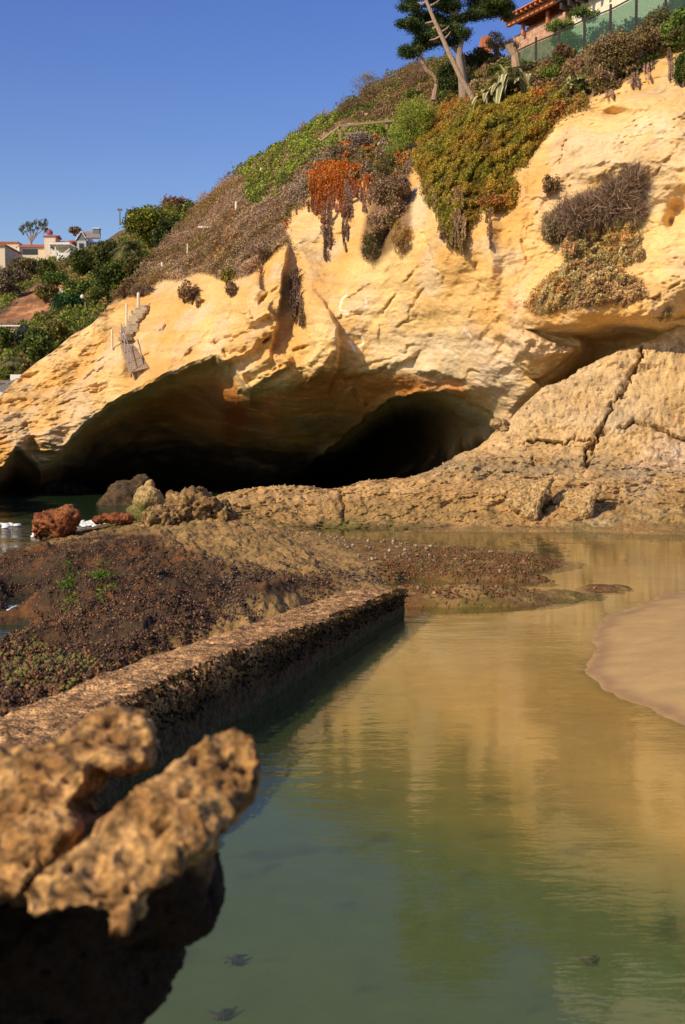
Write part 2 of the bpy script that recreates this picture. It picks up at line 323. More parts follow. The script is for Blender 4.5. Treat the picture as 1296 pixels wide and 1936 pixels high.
# crevice, block and ledge at the right
REC = [(990, 622), (1075, 612), (1130, 608), (1200, 596), (1300, 600), (1640, 590), (1640, 760), (1040, 760), (1018, 728), (1000, 714), (1022, 712), (1046, 698), (1074, 673), (1088, 660), (1036, 646)]
Yc += local(REC, fx, fy, 10, lambda d: .75 * sstep(0, 6, d) + 2.6 * sstep(8, 45, d)) * (1 - .8 * sstep(1170, 1270, fx))
BLK = [(958, 628), (995, 624), (1036, 646), (1090, 657), (1072, 673), (1046, 698), (1022, 714), (996, 706), (976, 684), (960, 650)]
Yc -= local(BLK, wfx, wfy, 14, lambda d: 1.3 * np.sqrt(np.clip(d / 32, 0, 1)))
HOL = [(1165, 214, 26, 10, 1.1), (1282, 395, 18, 26, .8), (1268, 420, 9, 14, .7), (1190, 240, 60, 30, .35), (1095, 470, 40, 50, .25), (1130, 320, 50, 26, -.35), (1050, 300, 26, 60, .3), (1100, 262, 26, 40, -.3), (1160, 620, 30, 6, .5), (1235, 340, 40, 60, .3),
       (955, 560, 22, 70, .25), (985, 350, 16, 40, -.35), (800, 520, 22, 120, .3), (930, 470, 14, 90, -.25), (870, 560, 60, 50, .2), (690, 560, 60, 60, -.15), (1240, 170, 40, 40, .4), (955, 800, 24, 16, -.8), (930, 700, 60, 36, -.35), (750, 420, 30, 90, -.5), (655, 380, 30, 60, -.35),
       (365, 570, 14, 22, .35), (428, 575, 12, 30, -.4), (395, 560, 14, 34, .3), (500, 520, 12, 24, .5), (485, 545, 20, 16, -.4), (145, 700, 26, 34, .5), (120, 690, 40, 26, -.3), (225, 690, 24, 40, -.7), (185, 620, 20, 40, -.5), (180, 650, 12, 18, .5), (60, 850, 14, 30, .6), (100, 830, 30, 30, -.3), (255, 690, 18, 60, .35)]
for cx_, cy_, rx_, ry_, dd in HOL:
    q = ((fx - cx_) / rx_) ** 2 + ((fy - cy_) / ry_) ** 2; Yc += dd * np.exp(-q * 1.2)
CRK = [[(790, 505), (757, 545), (740, 566), (722, 596)], [(800, 545), (780, 580), (770, 600)], [(705, 540), (660, 562), (640, 575)], [(1085, 225), (1070, 270), (1058, 310)], [(975, 370), (1010, 378), (1060, 380)], [(1000, 330), (1020, 300)], [(640, 600), (700, 590), (715, 610), (716, 650)],
       [(760, 665), (790, 650), (812, 638)], [(800, 440), (810, 480), (830, 520)], [(880, 712), (890, 700), (905, 705)], [(1000, 420), (985, 460), (1000, 500)], [(1015, 400), (1000, 440)], [(900, 500), (905, 560), (890, 600)], [(620, 705), (700, 690), (760, 672)],
       [(1180, 575), (1240, 560), (1296, 530)], [(1240, 330), (1262, 300), (1296, 270)], [(60, 790), (130, 760), (200, 735)], [(0, 830), (60, 800), (110, 790)], [(90, 735), (160, 712), (190, 700)], [(70, 770), (130, 735)], [(850, 480), (835, 560)], [(735, 640), (760, 610), (790, 600)]]
for pl in CRK: Yc += .22 * stroke(pl, wfx, wfy, 2.6) * brk - .07 * stroke(pl, wfx + 4, wfy + 3, 7) * brk
# --- fractal relief -------------------------------------------------
ax_, az_ = raydir(fx, fy); W = np.c_[ax_ * Yc, Yc, CAMH + az_ * Yc].astype(np.float32)
VEG = sstep(0, 1, 0 * fx)  # filled below
right = sstep(860, 1060, fx)
inC = local(CAVE, fx, fy, 10, lambda d: (d > 0) * 1.)
q = W @ np.array([.32, .25, .91], np.float32)             # dipping beds
bed = perlin(np.c_[q * 1.5, W[:, 0] * .09, W[:, 1] * .09]) + .5 * perlin(np.c_[q * 4.1, W[:, 0] * .25, W[:, 1] * .2])
q2 = W @ np.array([-.75, .1, .62], np.float32)
xb2 = ridged(np.c_[q2 * .55, W[:, 2] * .12, W[:, 1] * .1], 1, 3)
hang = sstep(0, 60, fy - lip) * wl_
Yc += fbm(W, .16, 3) * .75 + fbm(W, .7, 4) * (.16 + .10 * right) - bed * (.13 + .12 * sstep(300, 0, fx)) - xb2 * .26 * (1 - .7 * hang)
pit = worley(W * np.array([1, 1, 1.7]), .8) ; Yc += (np.clip(.38 - pit, 0, 1) * 1.0) * sstep(.1, .5, fbm(W, .35, 2, off=5)) * (.4 + right)
pit = worley(W * np.array([1, 1, 1.6]), 2.6); Yc += (np.clip(.30 - pit, 0, 1) * .5) * sstep(.15, .5, fbm(W, .5, 2, off=9)) * (.35 + right)
leftrock = (1 - sstep(170, 270, fx)) * sstep(0, 20, lip - fy)
Yc += leftrock * (ridged(W * np.array([.5, .5, 1.6]), .9, 4) * -.6 + .15)
Yc += ridged(W * np.array([1, 1, 1.7]), 3.0, 3) * -.05 + fbm(W * np.array([1, 1, 1.5]), 1.6, 4, .6, off=61) * .07 * (.5 + right) - (np.clip(perlin(np.c_[q * 2.6, W[:, 0] * .2, W[:, 1] * .2 + 9]), 0, 1) ** 2) * .22 * sstep(-.1, .4, fbm(W, .3, 2, off=47))
def _inpoly(pl, pad=8): return local(pl, fx, fy, pad * 2, lambda d: sstep(-pad, pad, d))
# zones under vegetation (photo outlines): soil colour and where the ground cover is sown
Z_CARPET = [(770, 262), (800, 215), (850, 190), (900, 185), (960, 175), (1030, 165), (1100, 150), (1105, 200), (1070, 215), (1040, 240), (1015, 280), (990, 310), (965, 330), (975, 350), (970, 385), (945, 400), (910, 395), (895, 420), (880, 455), (870, 470), (850, 455), (840, 420), (825, 395), (805, 380), (795, 330), (775, 300)]
Z_DRYSLOPE = [(205, 575), (270, 505), (330, 438), (375, 383), (430, 333), (500, 290), (600, 225), (640, 205), (640, 250), (590, 300), (560, 330), (560, 370), (540, 395), (530, 430), (546, 455), (500, 490), (465, 520), (430, 535), (400, 520), (370, 515), (340, 530), (300, 530), (280, 545), (262, 560), (230, 562)]
Z_TOP = [(640, 205), (700, 160), (780, 118), (850, 100), (1030, 110), (1100, 90), (1296, 0), (1640, -125), (1640, 60), (1296, 80), (1240, 110), (1200, 150), (1130, 170), (1105, 200), (1000, 190), (900, 190), (850, 200), (800, 215), (780, 270), (775, 310), (740, 310), (700, 300), (690, 330), (660, 345), (600, 350), (575, 330), (590, 290), (640, 250)]
Z_MAT = [(992, 580), (1020, 545), (1055, 515), (1070, 505), (1062, 455), (1035, 460), (1027, 440), (1030, 410), (1060, 400), (1110, 375), (1150, 350), (1190, 345), (1205, 370), (1205, 425), (1210, 470), (1215, 490), (1180, 500), (1175, 520), (1212, 535), (1220, 560), (1195, 572), (1150, 575), (1060, 585), (1020, 597)]
Z_LEFTMAT = [(700, 345), (740, 320), (775, 330), (778, 400), (775, 440), (745, 470), (715, 500), (690, 490), (680, 470), (690, 420), (700, 380)]
wv = np.maximum.reduce([_inpoly(Z_CARPET), _inpoly(Z_DRYSLOPE, 5), _inpoly(Z_TOP, 5), _inpoly(Z_MAT), _inpoly(Z_LEFTMAT)])
Yc -= wv * .15
ax_, az_ = raydir(fx, fy); W = np.c_[ax_ * Yc, Yc, CAMH + az_ * Yc].astype(np.float32)
# --- colour of the stone, with shade painted into cave and overhang ------------------------------------
def C3(*c): return np.array(c, np.float32)
gold = C3(.66, .385, .12); pale = C3(.75, .525, .23); grey = C3(.60, .50, .36); rust = C3(.45, .22, .07); soil = C3(.155, .085, .04)
def mixc(a, b, t): return a * (1 - t[:, None]) + b * t[:, None]
n1 = fbm(W, .28, 4, off=2); n2 = fbm(W, 1.1, 3, off=31)
col = mixc(gold, pale, np.clip(.35 + n1 * .9 + .25 * sstep(450, 900, fx), 0, 1))
col = mixc(col, grey, sstep(.0, .5, fbm(W, .45, 3, off=77) + .45 * stroke([(900, 640), (950, 700), (900, 720)], fx, fy, 50)) * .5)
col = mixc(col, rust, sstep(.25, .8, fbm(np.c_[W[:, 0] * .8, W[:, 1] * .8, W[:, 2] * .25], 1, 4, off=55)) * .20)
col = mixc(col, C3(.44, .28, .11), sstep(.15, .6, fbm(np.c_[q * 2.2, W[:, 0] * .15, W[:, 1] * .15], 1, 3, off=13)) * .35)
for cx_, cy_, rx_, ry_, t_, c_ in [(835, 590, 60, 30, .5, C3(.42, .28, .10)), (870, 660, 80, 40, .5, C3(.74, .60, .42)), (930, 700, 60, 40, .6, C3(.58, .50, .40)), (1240, 240, 50, 25, .55, C3(.66, .60, .50)), (820, 670, 40, 15, .6, C3(.78, .62, .40)), (965, 575, 8, 14, .8, C3(.62, .24, .09)), (1280, 160, 60, 60, .5, C3(.55, .36, .14))]:
    col = mixc(col, c_, t_ * np.exp(-(((fx - cx_) / rx_) ** 2 + ((fy - cy_) / ry_) ** 2)) * np.clip(.7 + n2, 0, 1))
col *= (1 + .10 * n2)[:, None]
col = mixc(col, soil * C3(1, 1, 1), np.clip(wv * (.9 + .3 * n2), 0, 1))
wet = np.clip(1 - sstep(.5, 4.0, W[:, 2] + n1 * 1.2 + .5 * n2), 0, 1); cave_shade = local(CAVE, fx, fy, 10, lambda d: .55 * sstep(0, 6, d) + .45 * sstep(4, 45, d)) * (1 - .40 * sstep(780, 900, fx)); wet = np.maximum(wet, cave_shade); wet *= np.clip(hang + cave_shade + sstep(640, 760, fy) * sstep(400, 450, fx) * sstep(990, 930, fx), 0, 1); col = mixc(col, C3(.022, .012, .006), wet * .96)  # tidal stain low down, plus the black shade of the cave painted in
col = mixc(col, col * C3(.55, .29, .125), hang * (1 - wet) * .95)                         # rust-brown shade of the overhang, painted into the stone
under = local([(420, 770), (470, 750), (540, 735), (600, 700), (660, 702), (745, 706), (870, 716), (892, 760), (840, 742), (735, 754), (650, 826), (600, 868), (520, 940), (420, 940)], wfx, wfy, 30, lambda d: sstep(-12, 14, d)); col = mixc(col, col * C3(.66, .36, .17), under * (1 - wet) * .85)  # brown ceiling shade painted in between the lip and the cave
# chalk marks on the wall
MARKS = [[(655, 558), (647, 566), (643, 580), (644, 586), (652, 588), (660, 588), (670, 587)], [(640, 593), (650, 593), (658, 592), (657, 600)], [(653, 627), (657, 631), (668, 629), (678, 627), (683, 634), (687, 642), (687, 650), (680, 655), (670, 655), (664, 651), (660, 646), (663, 644), (666, 650), (669, 658), (671, 664)], [(673, 616), (675, 624)],
         [(691, 565), (694, 575), (692, 580)], [(872, 632), (878, 622), (884, 632)], [(884, 625), (892, 640)]]
mk = np.zeros(fx.shape)
for pl in MARKS: mk = np.maximum(mk, stroke(pl, fx, fy, 1.5))
col = mixc(col, C3(.92, .86, .76), np.clip(mk * 1.1 * (.8 + .4 * n2), 0, .9))
Ycg = Yc.reshape(NT, -1)
def cliffY(x, y):
    """depth of the cliff surface under photo pixels"""
    x = np.asarray(x, float); y = np.asarray(y, float)
    c = np.clip((x - GX[0]) / 2.1, 0, len(GX) - 1.001); c0 = c.astype(int); cf = c - c0
    out = 0
    for k, w in ((0, 1 - cf), (1, cf)):
        ys = YS[c0 + k]; r = np.clip((y - ys) / (1012 - ys), 0, .9999) * (NT - 1); r0 = r.astype(int); rf = r - r0
        out = out + w * (Ycg[r0, c0 + k] * (1 - rf) + Ycg[np.minimum(r0 + 1, NT - 1), c0 + k] * rf)
    return out
def onCliff(x, y, off=0.0):
    Y = float(cliffY(np.array([x]), np.array([y]))[0]) - off; return P(x, y, Y)
# the hill carries on behind its skyline
NB = 14; top = W[:len(GX)].reshape(1, -1, 3); kk = np.arange(NB, 0, -1, dtype=np.float32)[:, None]
back = np.repeat(top, NB, 0).copy(); back[:, :, 1] += kk * 1.6; back[:, :, 2] -= .02 * kk ** 2 + .05 * kk; back[:, :, 0] += 0.0
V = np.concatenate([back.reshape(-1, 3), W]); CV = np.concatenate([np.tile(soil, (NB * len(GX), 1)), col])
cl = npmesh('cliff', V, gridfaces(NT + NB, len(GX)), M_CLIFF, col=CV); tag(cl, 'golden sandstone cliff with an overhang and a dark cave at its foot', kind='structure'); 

# ================================================================== ROCK SHELF, BAR AND RAMP (height field)
M_SHELF = rockmat('shelf_rock', scales=((2.5, .5), (11, .35), (38, .18)), pores=(9, .35, .45), bump=.9, dist=.07, rough=.9, speck=14, hue=.24)
def K(x, y, Y):
    p = P(x, y, Y); return (p.x / 3., p.y / 3., p.z) if False else (p.x, p.y, p.z)
def G(x, y, z):
    p = Pz(x, y, z); return (p.x, p.y, z)
SH = [K(420, 932, 38.5), K(520, 921, 38.5), K(600, 924, 38.5), K(650, 928, 38.5), K(680, 908, 39), K(740, 900, 39.4), K(800, 893, 39.7), K(870, 858, 40.3), K(940, 821, 41), K(990, 768, 41.4), K(1030, 730, 41.6), K(1100, 697, 41.6), K(1170, 662, 41.4), K(1296, 606, 41), K(1500, 545, 40.5), K(1650, 520, 40),
      K(700, 1003, 34.1), K(800, 1003, 33.9), K(900, 1004, 33.7), K(1000, 1004, 33.7), K(1100, 1003, 33.8), K(1200, 1006, 33.3), K(1296, 1008, 32.9), K(1500, 1008, 32.9), K(1650, 1008, 32.9),
      K(1000, 945, 35.4), K(900, 950, 35.6), K(800, 955, 35.8), K(700, 958, 36.2), K(1100, 940, 35.6), K(1200, 945, 35.6), K(1296, 945, 35.4), K(1500, 940, 35.4), K(1000, 893, 38.2), K(900, 900, 38.0), K(1100, 888, 38.8), K(1200, 882, 38.8), K(1296, 880, 38.8), K(1500, 870, 38.6), K(800, 925, 37.6), K(1200, 895, 37.6), K(1296, 895, 37.6),
      K(1000, 830, 40.2), K(1100, 820, 40.0), K(1200, 800, 40.0), K(1296, 800, 39.9), K(1500, 780, 39.8), K(1200, 730, 40.6), K(1296, 700, 40.5), K(1100, 760, 40.8), K(1040, 780, 41), K(1400, 650, 40.5),
      K(580, 985, 35.8), K(620, 960, 36.8), K(500, 960, 36.5), K(520, 990, 34.5), K(650, 995, 35.2),
      G(450, 985, .42), G(400, 1010, .46), G(500, 1020, .36), G(560, 1015, .25), G(600, 1040, .18), G(350, 985, .45), G(300, 1000, .42), G(250, 1020, .36), G(200, 1015, .2), G(110, 1025, -.1), G(50, 1028, -.45), G(0, 1045, -.45), G(-100, 1070, -.6), G(-200, 1150, -.6), G(100, 1060, .2), G(50, 1055, .12), G(0, 1075, .08), G(0, 1100, .15), G(-60, 1100, .1), G(200, 1060, .4), G(300, 1060, .42), G(400, 1060, .42), G(500, 1070, .42),
      G(400, 1110, .45), G(300, 1110, .5), G(200, 1100, .42), G(100, 1100, .3), G(30, 1168, -.95), G(0, 1168, -1.0), G(-30, 1170, -1.0), G(45, 1155, -.8), G(45, 1190, -.75), G(0, 1125, .1), G(-100, 1170, -1), G(105, 1170, .15), G(62, 1168, -.6), G(70, 1135, .1), G(50, 1205, .05), G(150, 1160, .35), G(120, 1210, .2), G(200, 1200, .4), G(300, 1200, .5), G(20, 1245, -.85), G(-10, 1250, -.85), G(60, 1225, .1), G(80, 1260, .2), G(-60, 1240, -.6), G(10, 1290, .25), G(100, 1280, .45), G(-80, 1330, .3), G(200, 1250, .5), G(400, 1150, .5), G(500, 1120, .42), G(600, 1095, .33), G(700, 1085, .2), G(-200, 1250, -.9), G(-200, 1400, .0), G(-60, 1420, .4), G(300, 1300, .45), G(500, 1200, .40), G(600, 1150, .33), G(0, 1350, .4), G(0, 1600, .3), G(-400, 1900, .2), G(-300, 1600, .1),
      G(620, 1012, -.12), G(660, 1020, -.12), G(590, 1005, -.06), G(700, 1010, -.12), G(700, 1045, .10), G(760, 1050, .09), G(840, 1045, .12), G(930, 1045, .10), G(1000, 1035, -.1), G(800, 1020, -.08), G(900, 1015, -.1), G(760, 1085, .15), G(850, 1085, .14), G(950, 1085, .125), G(1030, 1085, .09), G(850, 1110, .14), G(950, 1108, .13), G(790, 1110, .14), G(1000, 1065, .10), G(880, 1065, .14), G(700, 1062, .15), G(800, 1125, .14), G(850, 1137, .11), G(950, 1130, .11), G(1050, 1114, .09), G(1110, 1107, .03), G(1170, 1107, .02), G(1220, 1105, -.1),
      G(1200, 1030, -.15), G(1100, 1030, -.12), G(1296, 1040, -.15), G(1100, 1065, -.12), G(1200, 1085, -.12), G(1500, 1040, -.2), G(830, 1165, -.5), G(900, 1160, -.5), G(1050, 1140, -.5), G(1170, 1130, -.4), G(780, 1148, .0), G(800, 1200, -1), G(1000, 1200, -.8), G(1300, 1150, -.6), G(1300, 1300, -1), G(700, 1300, -1.2), G(1000, 1600, -1.2), G(500, 1500, -1.2), G(500, 1900, -1.2), G(1300, 1900, -1.2), G(1600, 1200, -1), G(1900, 1900, -1.2), G(300, 1900, -1.2),
      (-25, 45, -1.6), (-12, 45, -1.6), (-12, 40, -1.2), (-30, 38, -1.6), (-17, 36, -1.0), (-6, 44, -1.2), (0, 44, -1), (4, 45, -.6), (8, 46, 0), (14, 46, 1.2), (22, 46, 3), (-6, 50, -2), (5, 52, -2), (20, 52, -1), (-20, 55, -2.5), (-2, 41, .0), (2, 41.5, .4), (-30, 25, -1.5), (-30, 10, -1.5), (-15, 8, -1)]
_sf = rbf(SH, 1., 1.)
HX = np.arange(-260, 1640, 2.3)
HY = np.concatenate([np.linspace(4.5, 10, 60)[:-1], np.linspace(10, 22, 290)[:-1], np.linspace(22, 34, 200)[:-1], np.linspace(34, 42.2, 250)[:-1], np.linspace(42.2, 56, 30)])
hx = np.repeat(HX[None], len(HY), 0).ravel(); hY = np.repeat(HY[:, None], len(HX), 1).ravel()
hX = (hx - CX) / FPX * hY * 1.0; Z = _sf(hX, hY)
S = np.c_[hX, hY, Z].astype(np.float32)
def wallX(Y): return -1.09 + .29 * (Y - 12.1)     # pool-side foot of the concrete wall
# pool side of the wall is deep, land side is shelf
pool = sstep(-.45, -.15, hX - wallX(hY)) * (1 - sstep(19.3, 19.8, hY))
Z = Z * (1 - pool) + np.minimum(Z, -1.0) * pool
ybar = sstep(33.4, 34.4, hY)
hp = (HOR - 0) + FPX * (CAMH - Z) / hY            # approximate photo row
rough_ = .05 + .10 * sstep(.1, .5, Z) + .10 * ybar
flat = 1 - sstep(.0, .22, np.abs(Z - .03)); flat *= (hX > -1) 
rough_ = rough_ * (1 - .45 * flat)
S = np.c_[hX, hY, Z].astype(np.float32)
ramp = ybar * sstep(1.5, 2.4, Z)
flatn = 1 - .72 * ybar
crag = ridged(S, 1.1, 4, .55); cr2 = fbm(S, 3.2, 4, .6)
Z0_ = Z.copy(); Z = Z + (rough_ * (crag * 1.0 - .35) * (1 - .55 * ramp) + rough_ * cr2 * (.45 + .35 * ybar) * (1 - .3 * ramp)) * flatn
pw1 = np.clip(.36 - worley(S, 2.0), 0, 1) * sstep(-.2, .4, fbm(S, .5, 2, off=4)); pw2 = np.clip(.33 - worley(S, 4.6), 0, 1)
Z -= (pw1 * (.3 * ybar + .10) * .9 + pw2 * (.10 * ybar + .015))
DY = ybar * ((.30 * (1 - .75 * ramp)) * (ridged(S * np.array([1, 1, 1.5]), 1.0, 4, .55, off=3) - .1) * -1 + fbm(S * np.array([1, 1, 1.4]), 2.6, 4, .6, off=6) * -.15 * (1 - .55 * ramp) + fbm(S, 7, 3, .6, off=2) * .035 + fbm(S * np.array([.6, .6, 1]), .5, 2, off=16) * -.45 + pw1 * .7 * (1 - .6 * ramp) + pw2 * .35)
Z += fbm(S, .45, 2, off=8) * .12 * ybar + (fbm(S, 7, 4, .65, off=8) * .035 - .03 * np.abs(fbm(S, 2.5, 3, .6, off=18)) * 2) * (1 - flat) * (1 - .5 * ybar)
Z += flat * (1 - ybar) * (fbm(S * np.array([.6, 1.6, 1.]), 1.1, 4, .6, off=21) * .07 + .01)
# lumps on the shelf crest beside the wall, and the cracks of the ramp
hp = HOR + FPX * (CAMH - Z) / hY
Z += (1 - ybar) * (1 - flat) * sstep(1.0, -1.0, hX) * (fbm(S, .8, 3, .5, off=33) * .16 - .10 * np.clip(ridged(S, .7, 2, off=35) - .35, 0, 1) * 2)
for (cx_, Yc_, rx_, ry_, h_) in [(-1.2, 16.9, .45, .5, .22), (-1.7, 16.6, .4, .35, .15), (-.9, 17.4, .4, .4, .12), (-3.2, 28, 1.6, 2.2, .06), (-1.7, 27, .8, 1.5, .06), (-6, 21, .9, 1.2, -.28), (-2.7, 20.5, .6, .5, -.15)]:
    Z += h_ * np.exp(-((hX - cx_) / rx_) ** 2 - ((hY - Yc_) / ry_) ** 2) * (1 + .5 * crag)
for pl, w_, d_ in [([(1212, 660), (1205, 690), (1190, 720), (1170, 752), (1150, 775), (1140, 800), (1128, 828), (1108, 880)], 4.5, 1.1), ([(1000, 834), (1040, 836), (1080, 832), (1125, 826)], 3.5, .7), ([(1165, 805), (1200, 800), (1240, 808), (1270, 822), (1310, 835)], 4.5, .8), ([(1140, 815), (1132, 822)], 9, 1.2), ([(1045, 905), (1048, 940), (1030, 965)], 9, .7), ([(650, 935), (655, 985)], 5, .5), ([(1035, 910), (1050, 935)], 12, .4), ([(1010, 868), (1012, 880)], 4, .5), ([(840, 895), (880, 885)], 4, .3), ([(1010, 770), (1060, 760), (1120, 735), (1170, 745)], 2.5, .18), ([(1190, 700), (1240, 665), (1290, 655)], 3, .25)]:
    jw = 9 * fbm(np.c_[hx / 22, hp / 22, hx * 0], 1, 3, .6); m = ybar * stroke(pl, hx + jw, hp + jw, w_ * .7); Z -= d_ * m * .12; DY = DY + d_ * m * .62 * (.55 + .6 * np.clip(.5 + 1.5 * fbm(np.c_[hx / 40, hp / 40, hx * 0 + 4], 1, 2), 0, 1))
S = np.c_[hX, hY, Z].astype(np.float32); hp = HOR + FPX * (CAMH - Z) / hY; DY *= sstep(-.15, .1, Z); qb = S @ np.array([.10, .1, 1.], np.float32); DY += ybar * (-.16 * perlin(np.c_[qb * 2.4, hX * .12, hY * .1]) - .10 * ridged(np.c_[qb * 5.5, hX * .3, hY * .2], 1, 3)) * sstep(.2, .8, Z)
# colour
n1 = fbm(S, .6, 4, off=3); n2 = fbm(S, 2.4, 3, off=41)
ochre = C3(.42, .255, .095); olive = C3(.30, .195, .07); mus = C3(.055, .032, .017); redal = C3(.16, .065, .022); paleR = C3(.54, .36, .16); greyR = C3(.31, .235, .13); moss = C3(.12, .13, .02)
cs = mixc(olive, ochre, np.clip(.5 + n1, 0, 1)); cs = mixc(cs, mixc(ochre, paleR, np.clip(.3 + n1, 0, 1)), ybar * sstep(.2, 1.2, Z))
cs = mixc(cs, mixc(paleR, C3(.60, .42, .21), np.clip(.5 + n1 * 1.2, 0, 1)), ramp)
cs = mixc(cs, greyR, ybar * np.exp(-((Z - 1.6 - n1 * .3) / .28) ** 2) * .8 * sstep(-1, 3, hX))
cs = mixc(cs, C3(.48, .39, .26), ybar * sstep(-.1, .5, fbm(S, .35, 3, off=90)) * .5 * sstep(4, 9, hX))
MUSP = [(-300, 1060), (60, 1035), (180, 1010), (250, 1000), (330, 1040), (420, 1075), (520, 1085), (640, 1092), (600, 1115), (520, 1130), (430, 1165), (370, 1200), (300, 1245), (240, 1270), (150, 1300), (60, 1335), (-300, 1480)]
sdm = sdist(MUSP, hx, hp); wm = sstep(-26, 22, sdm + n1 * 34) * (1 - ybar) * (hY < 33)
cs = mixc(cs, mixc(mus, redal * .8, sstep(.1, .7, n2 + n1)), wm * .95)
rd = (1 - ybar) * sstep(-.3, .5, hX) * sstep(.24, .12, Z + n1 * .05) * (hY > 19)
cs = mixc(cs, mixc(redal, C3(.15, .115, .025), np.clip(.45 + n1 * 1.3, 0, 1)), rd * .92 * np.clip(.75 + 1.3 * n2, .12, 1) * (1 - sstep(31.5, 32.6, hY)))
wl2 = 1 - sstep(.02, .20, Z + n2 * .05); cs = mixc(cs, mixc(moss, C3(.09, .06, .025), np.clip(.5 + n1 * 1.2, 0, 1)), wl2 * .85 * ybar)
cs = mixc(cs, C3(.02, .02, .012), (Z < -.25) * .6)
cs = mixc(cs, C3(.62, .50, .42), .7 * np.exp(-((hx - 1275) / 50) ** 2 - ((hp - 850) / 28) ** 2) * np.clip(.6 + n2, 0, 1)); cs = mixc(cs, C3(.60, .40, .25), np.exp(-((hx - 1245) / 60) ** 4 - ((hp - 878) / 5.5) ** 2))
cs *= (np.clip(1 + .28 * n2, .5, 1.6) * (.84 + .16 * ybar))[:, None]
Zg = Z.reshape(len(HY), len(HX))
def shelfZ(X, Y):
    X = np.asarray(X, float); Y = np.asarray(Y, float); xp = X / Y * FPX + CX
    c = np.clip((xp - HX[0]) / 2.3, 0, len(HX) - 1.001).astype(int); r = np.clip(np.interp(Y, HY, np.arange(len(HY))), 0, len(HY) - 1.001).astype(int)
    return Zg[r, c]
S[:, 0] *= (hY + DY) / hY; S[:, 1] += DY
sh = npmesh('rock_shelf', S, gridfaces(len(HY), len(HX), True), M_SHELF, col=cs); tag(sh, 'low tidal rock shelf and bar of tan stone', kind='structure')

# ================================================================== SAND, POOL FLOOR, WATER
M_SAND = rockmat('wet_sand', scales=((.8, .5), (3, .3), (60, .04)), pores=(40, .02, .3), bump=.35, dist=.03, rough=.62, hue=.10)
SD = [G(1200, 1200, .07), G(1296, 1200, .13), G(1296, 1116, .0), G(1240, 1128, .0), G(1160, 1160, .0), G(1120, 1205, .0), G(1104, 1260, .0), G(1140, 1300, .0), G(1220, 1338, .0), G(1296, 1372, .0), G(1400, 1400, .02), G(1400, 1250, .22), G(1600, 1200, .3), G(1500, 1110, .05), G(1170, 1240, .04),
      G(1000, 1250, -.14), G(900, 1300, -.2), G(800, 1500, -.48), G(1200, 1600, -.3), G(1296, 1500, -.13), G(500, 1700, -.85), G(1000, 1900, -.8), G(1000, 1150, -.2), G(650, 1300, -.36), G(1200, 1080, -.1), G(1296, 1060, -.1), G(1100, 1400, -.14), G(1296, 1800, -.6), G(1500, 1600, -.1), G(300, 1900, -.9), G(800, 1200, -.26), G(1900, 1500, .1), G(1900, 1200, .4), (3, 34, -.3), (10, 34, -.3), (14, 34, -.2), (16, 20, .6), (10, 8, .2), (6, 3, -.3), (-3, 3, -1)]
_df = rbf(SD, 1., 1.)
dX, dY = np.meshgrid(np.linspace(-5, 16, 300), np.linspace(3, 34.5, 420)); dX = dX.ravel(); dY = dY.ravel(); dZ = _df(dX, dY)
D3 = np.c_[dX, dY, dZ].astype(np.float32); dZ = dZ + fbm(D3, .9, 3) * .02 * sstep(0, -.25, dZ) + fbm(D3 * np.array([1, 2.5, 1]), .8, 3) * .012 
dZ = np.where(dX < wallX(dY) - .35, -1.6, dZ)
c0 = mixc(C3(.68, .42, .14), C3(.58, .34, .11), np.clip(.5 + fbm(D3, .5, 3), 0, 1)); c0 = mixc(c0, C3(.32, .23, .06), sstep(-.24, -.42, dZ)); c0 = mixc(c0, C3(.09, .135, .048), sstep(-.38, -.70, dZ + .06 * fbm(D3, .6, 3)) * .95)
dn = fbm(D3 * np.array([1, 1.5, 1]), 1.6, 4, off=6); c0 = mixc(c0, C3(.05, .06, .03), sstep(.45, .8, dn) * sstep(-.3, -.5, dZ) * .6)
c0 = mixc(c0, C3(.48, .32, .125) * (1 + .12 * dn[:, None]), sstep(-.03, .03, dZ + .015 * dn)); c0 = mixc(c0, C3(.27, .165, .085), np.exp(-((dZ - .012 - .01 * dn) / .016) ** 2) * .7)
D3[:, 2] = np.where((dZ < 0) & (dZ > -1.2), dZ * .45, dZ); sd = npmesh('sand', D3, gridfaces(420, 300, True), M_SAND, col=c0); tag(sd, 'smooth wet sand of the beach and pool floor', kind='structure')
M_POOL = watermat('pool_water', (.105, .15, .05), (.97, .97, .84), .26, w1=3.2, bump=.26, dist=.022)
M_SEA = watermat('sea_water', (.035, .08, .035), (.5, .7, .5), .6, w1=1.6, bump=.9, dist=.05)
def wplane(name, poly, z, mat, label):
    me = bpy.data.meshes.new(name); me.from_pydata([(a, b, z) for a, b in poly], [], [list(range(len(poly)))]); me.materials.append(mat); o = bpy.data.objects.new(name, me); link(o)
    return tag(o, label, kind='structure')
wplane('pool_water', [(wallX(3) - .4, 3), (20, 3), (20, 38), (-1.2, 38), (-2.6, 34.5), (-.9, 31), (-.3, 26), (.6, 20.2), (wallX(19.4) - .4, 19.4)], 0.0, M_POOL, 'calm greenish tide pool water mirroring the cliff')
wplane('sea_water', [(-400, -50), (wallX(4) - .9, 4), (wallX(19) - .9, 19), (-1.5, 20), (-2.5, 36), (3, 44), (20, 60), (0, 90), (-400, 400)], -.38, M_SEA, 'green sea water behind the rock shelf')
def flatsheet(name, x0, x1, y0, y1, z, mat, label):
    me = bpy.data.meshes.new(name); me.from_pydata([(x0, y0, z), (x1, y0, z), (x1, y1, z), (x0, y1, z)], [], [(0, 1, 2, 3)]); me.materials.append(mat); o = bpy.data.objects.new(name, me); link(o); return tag(o, label, kind='structure')
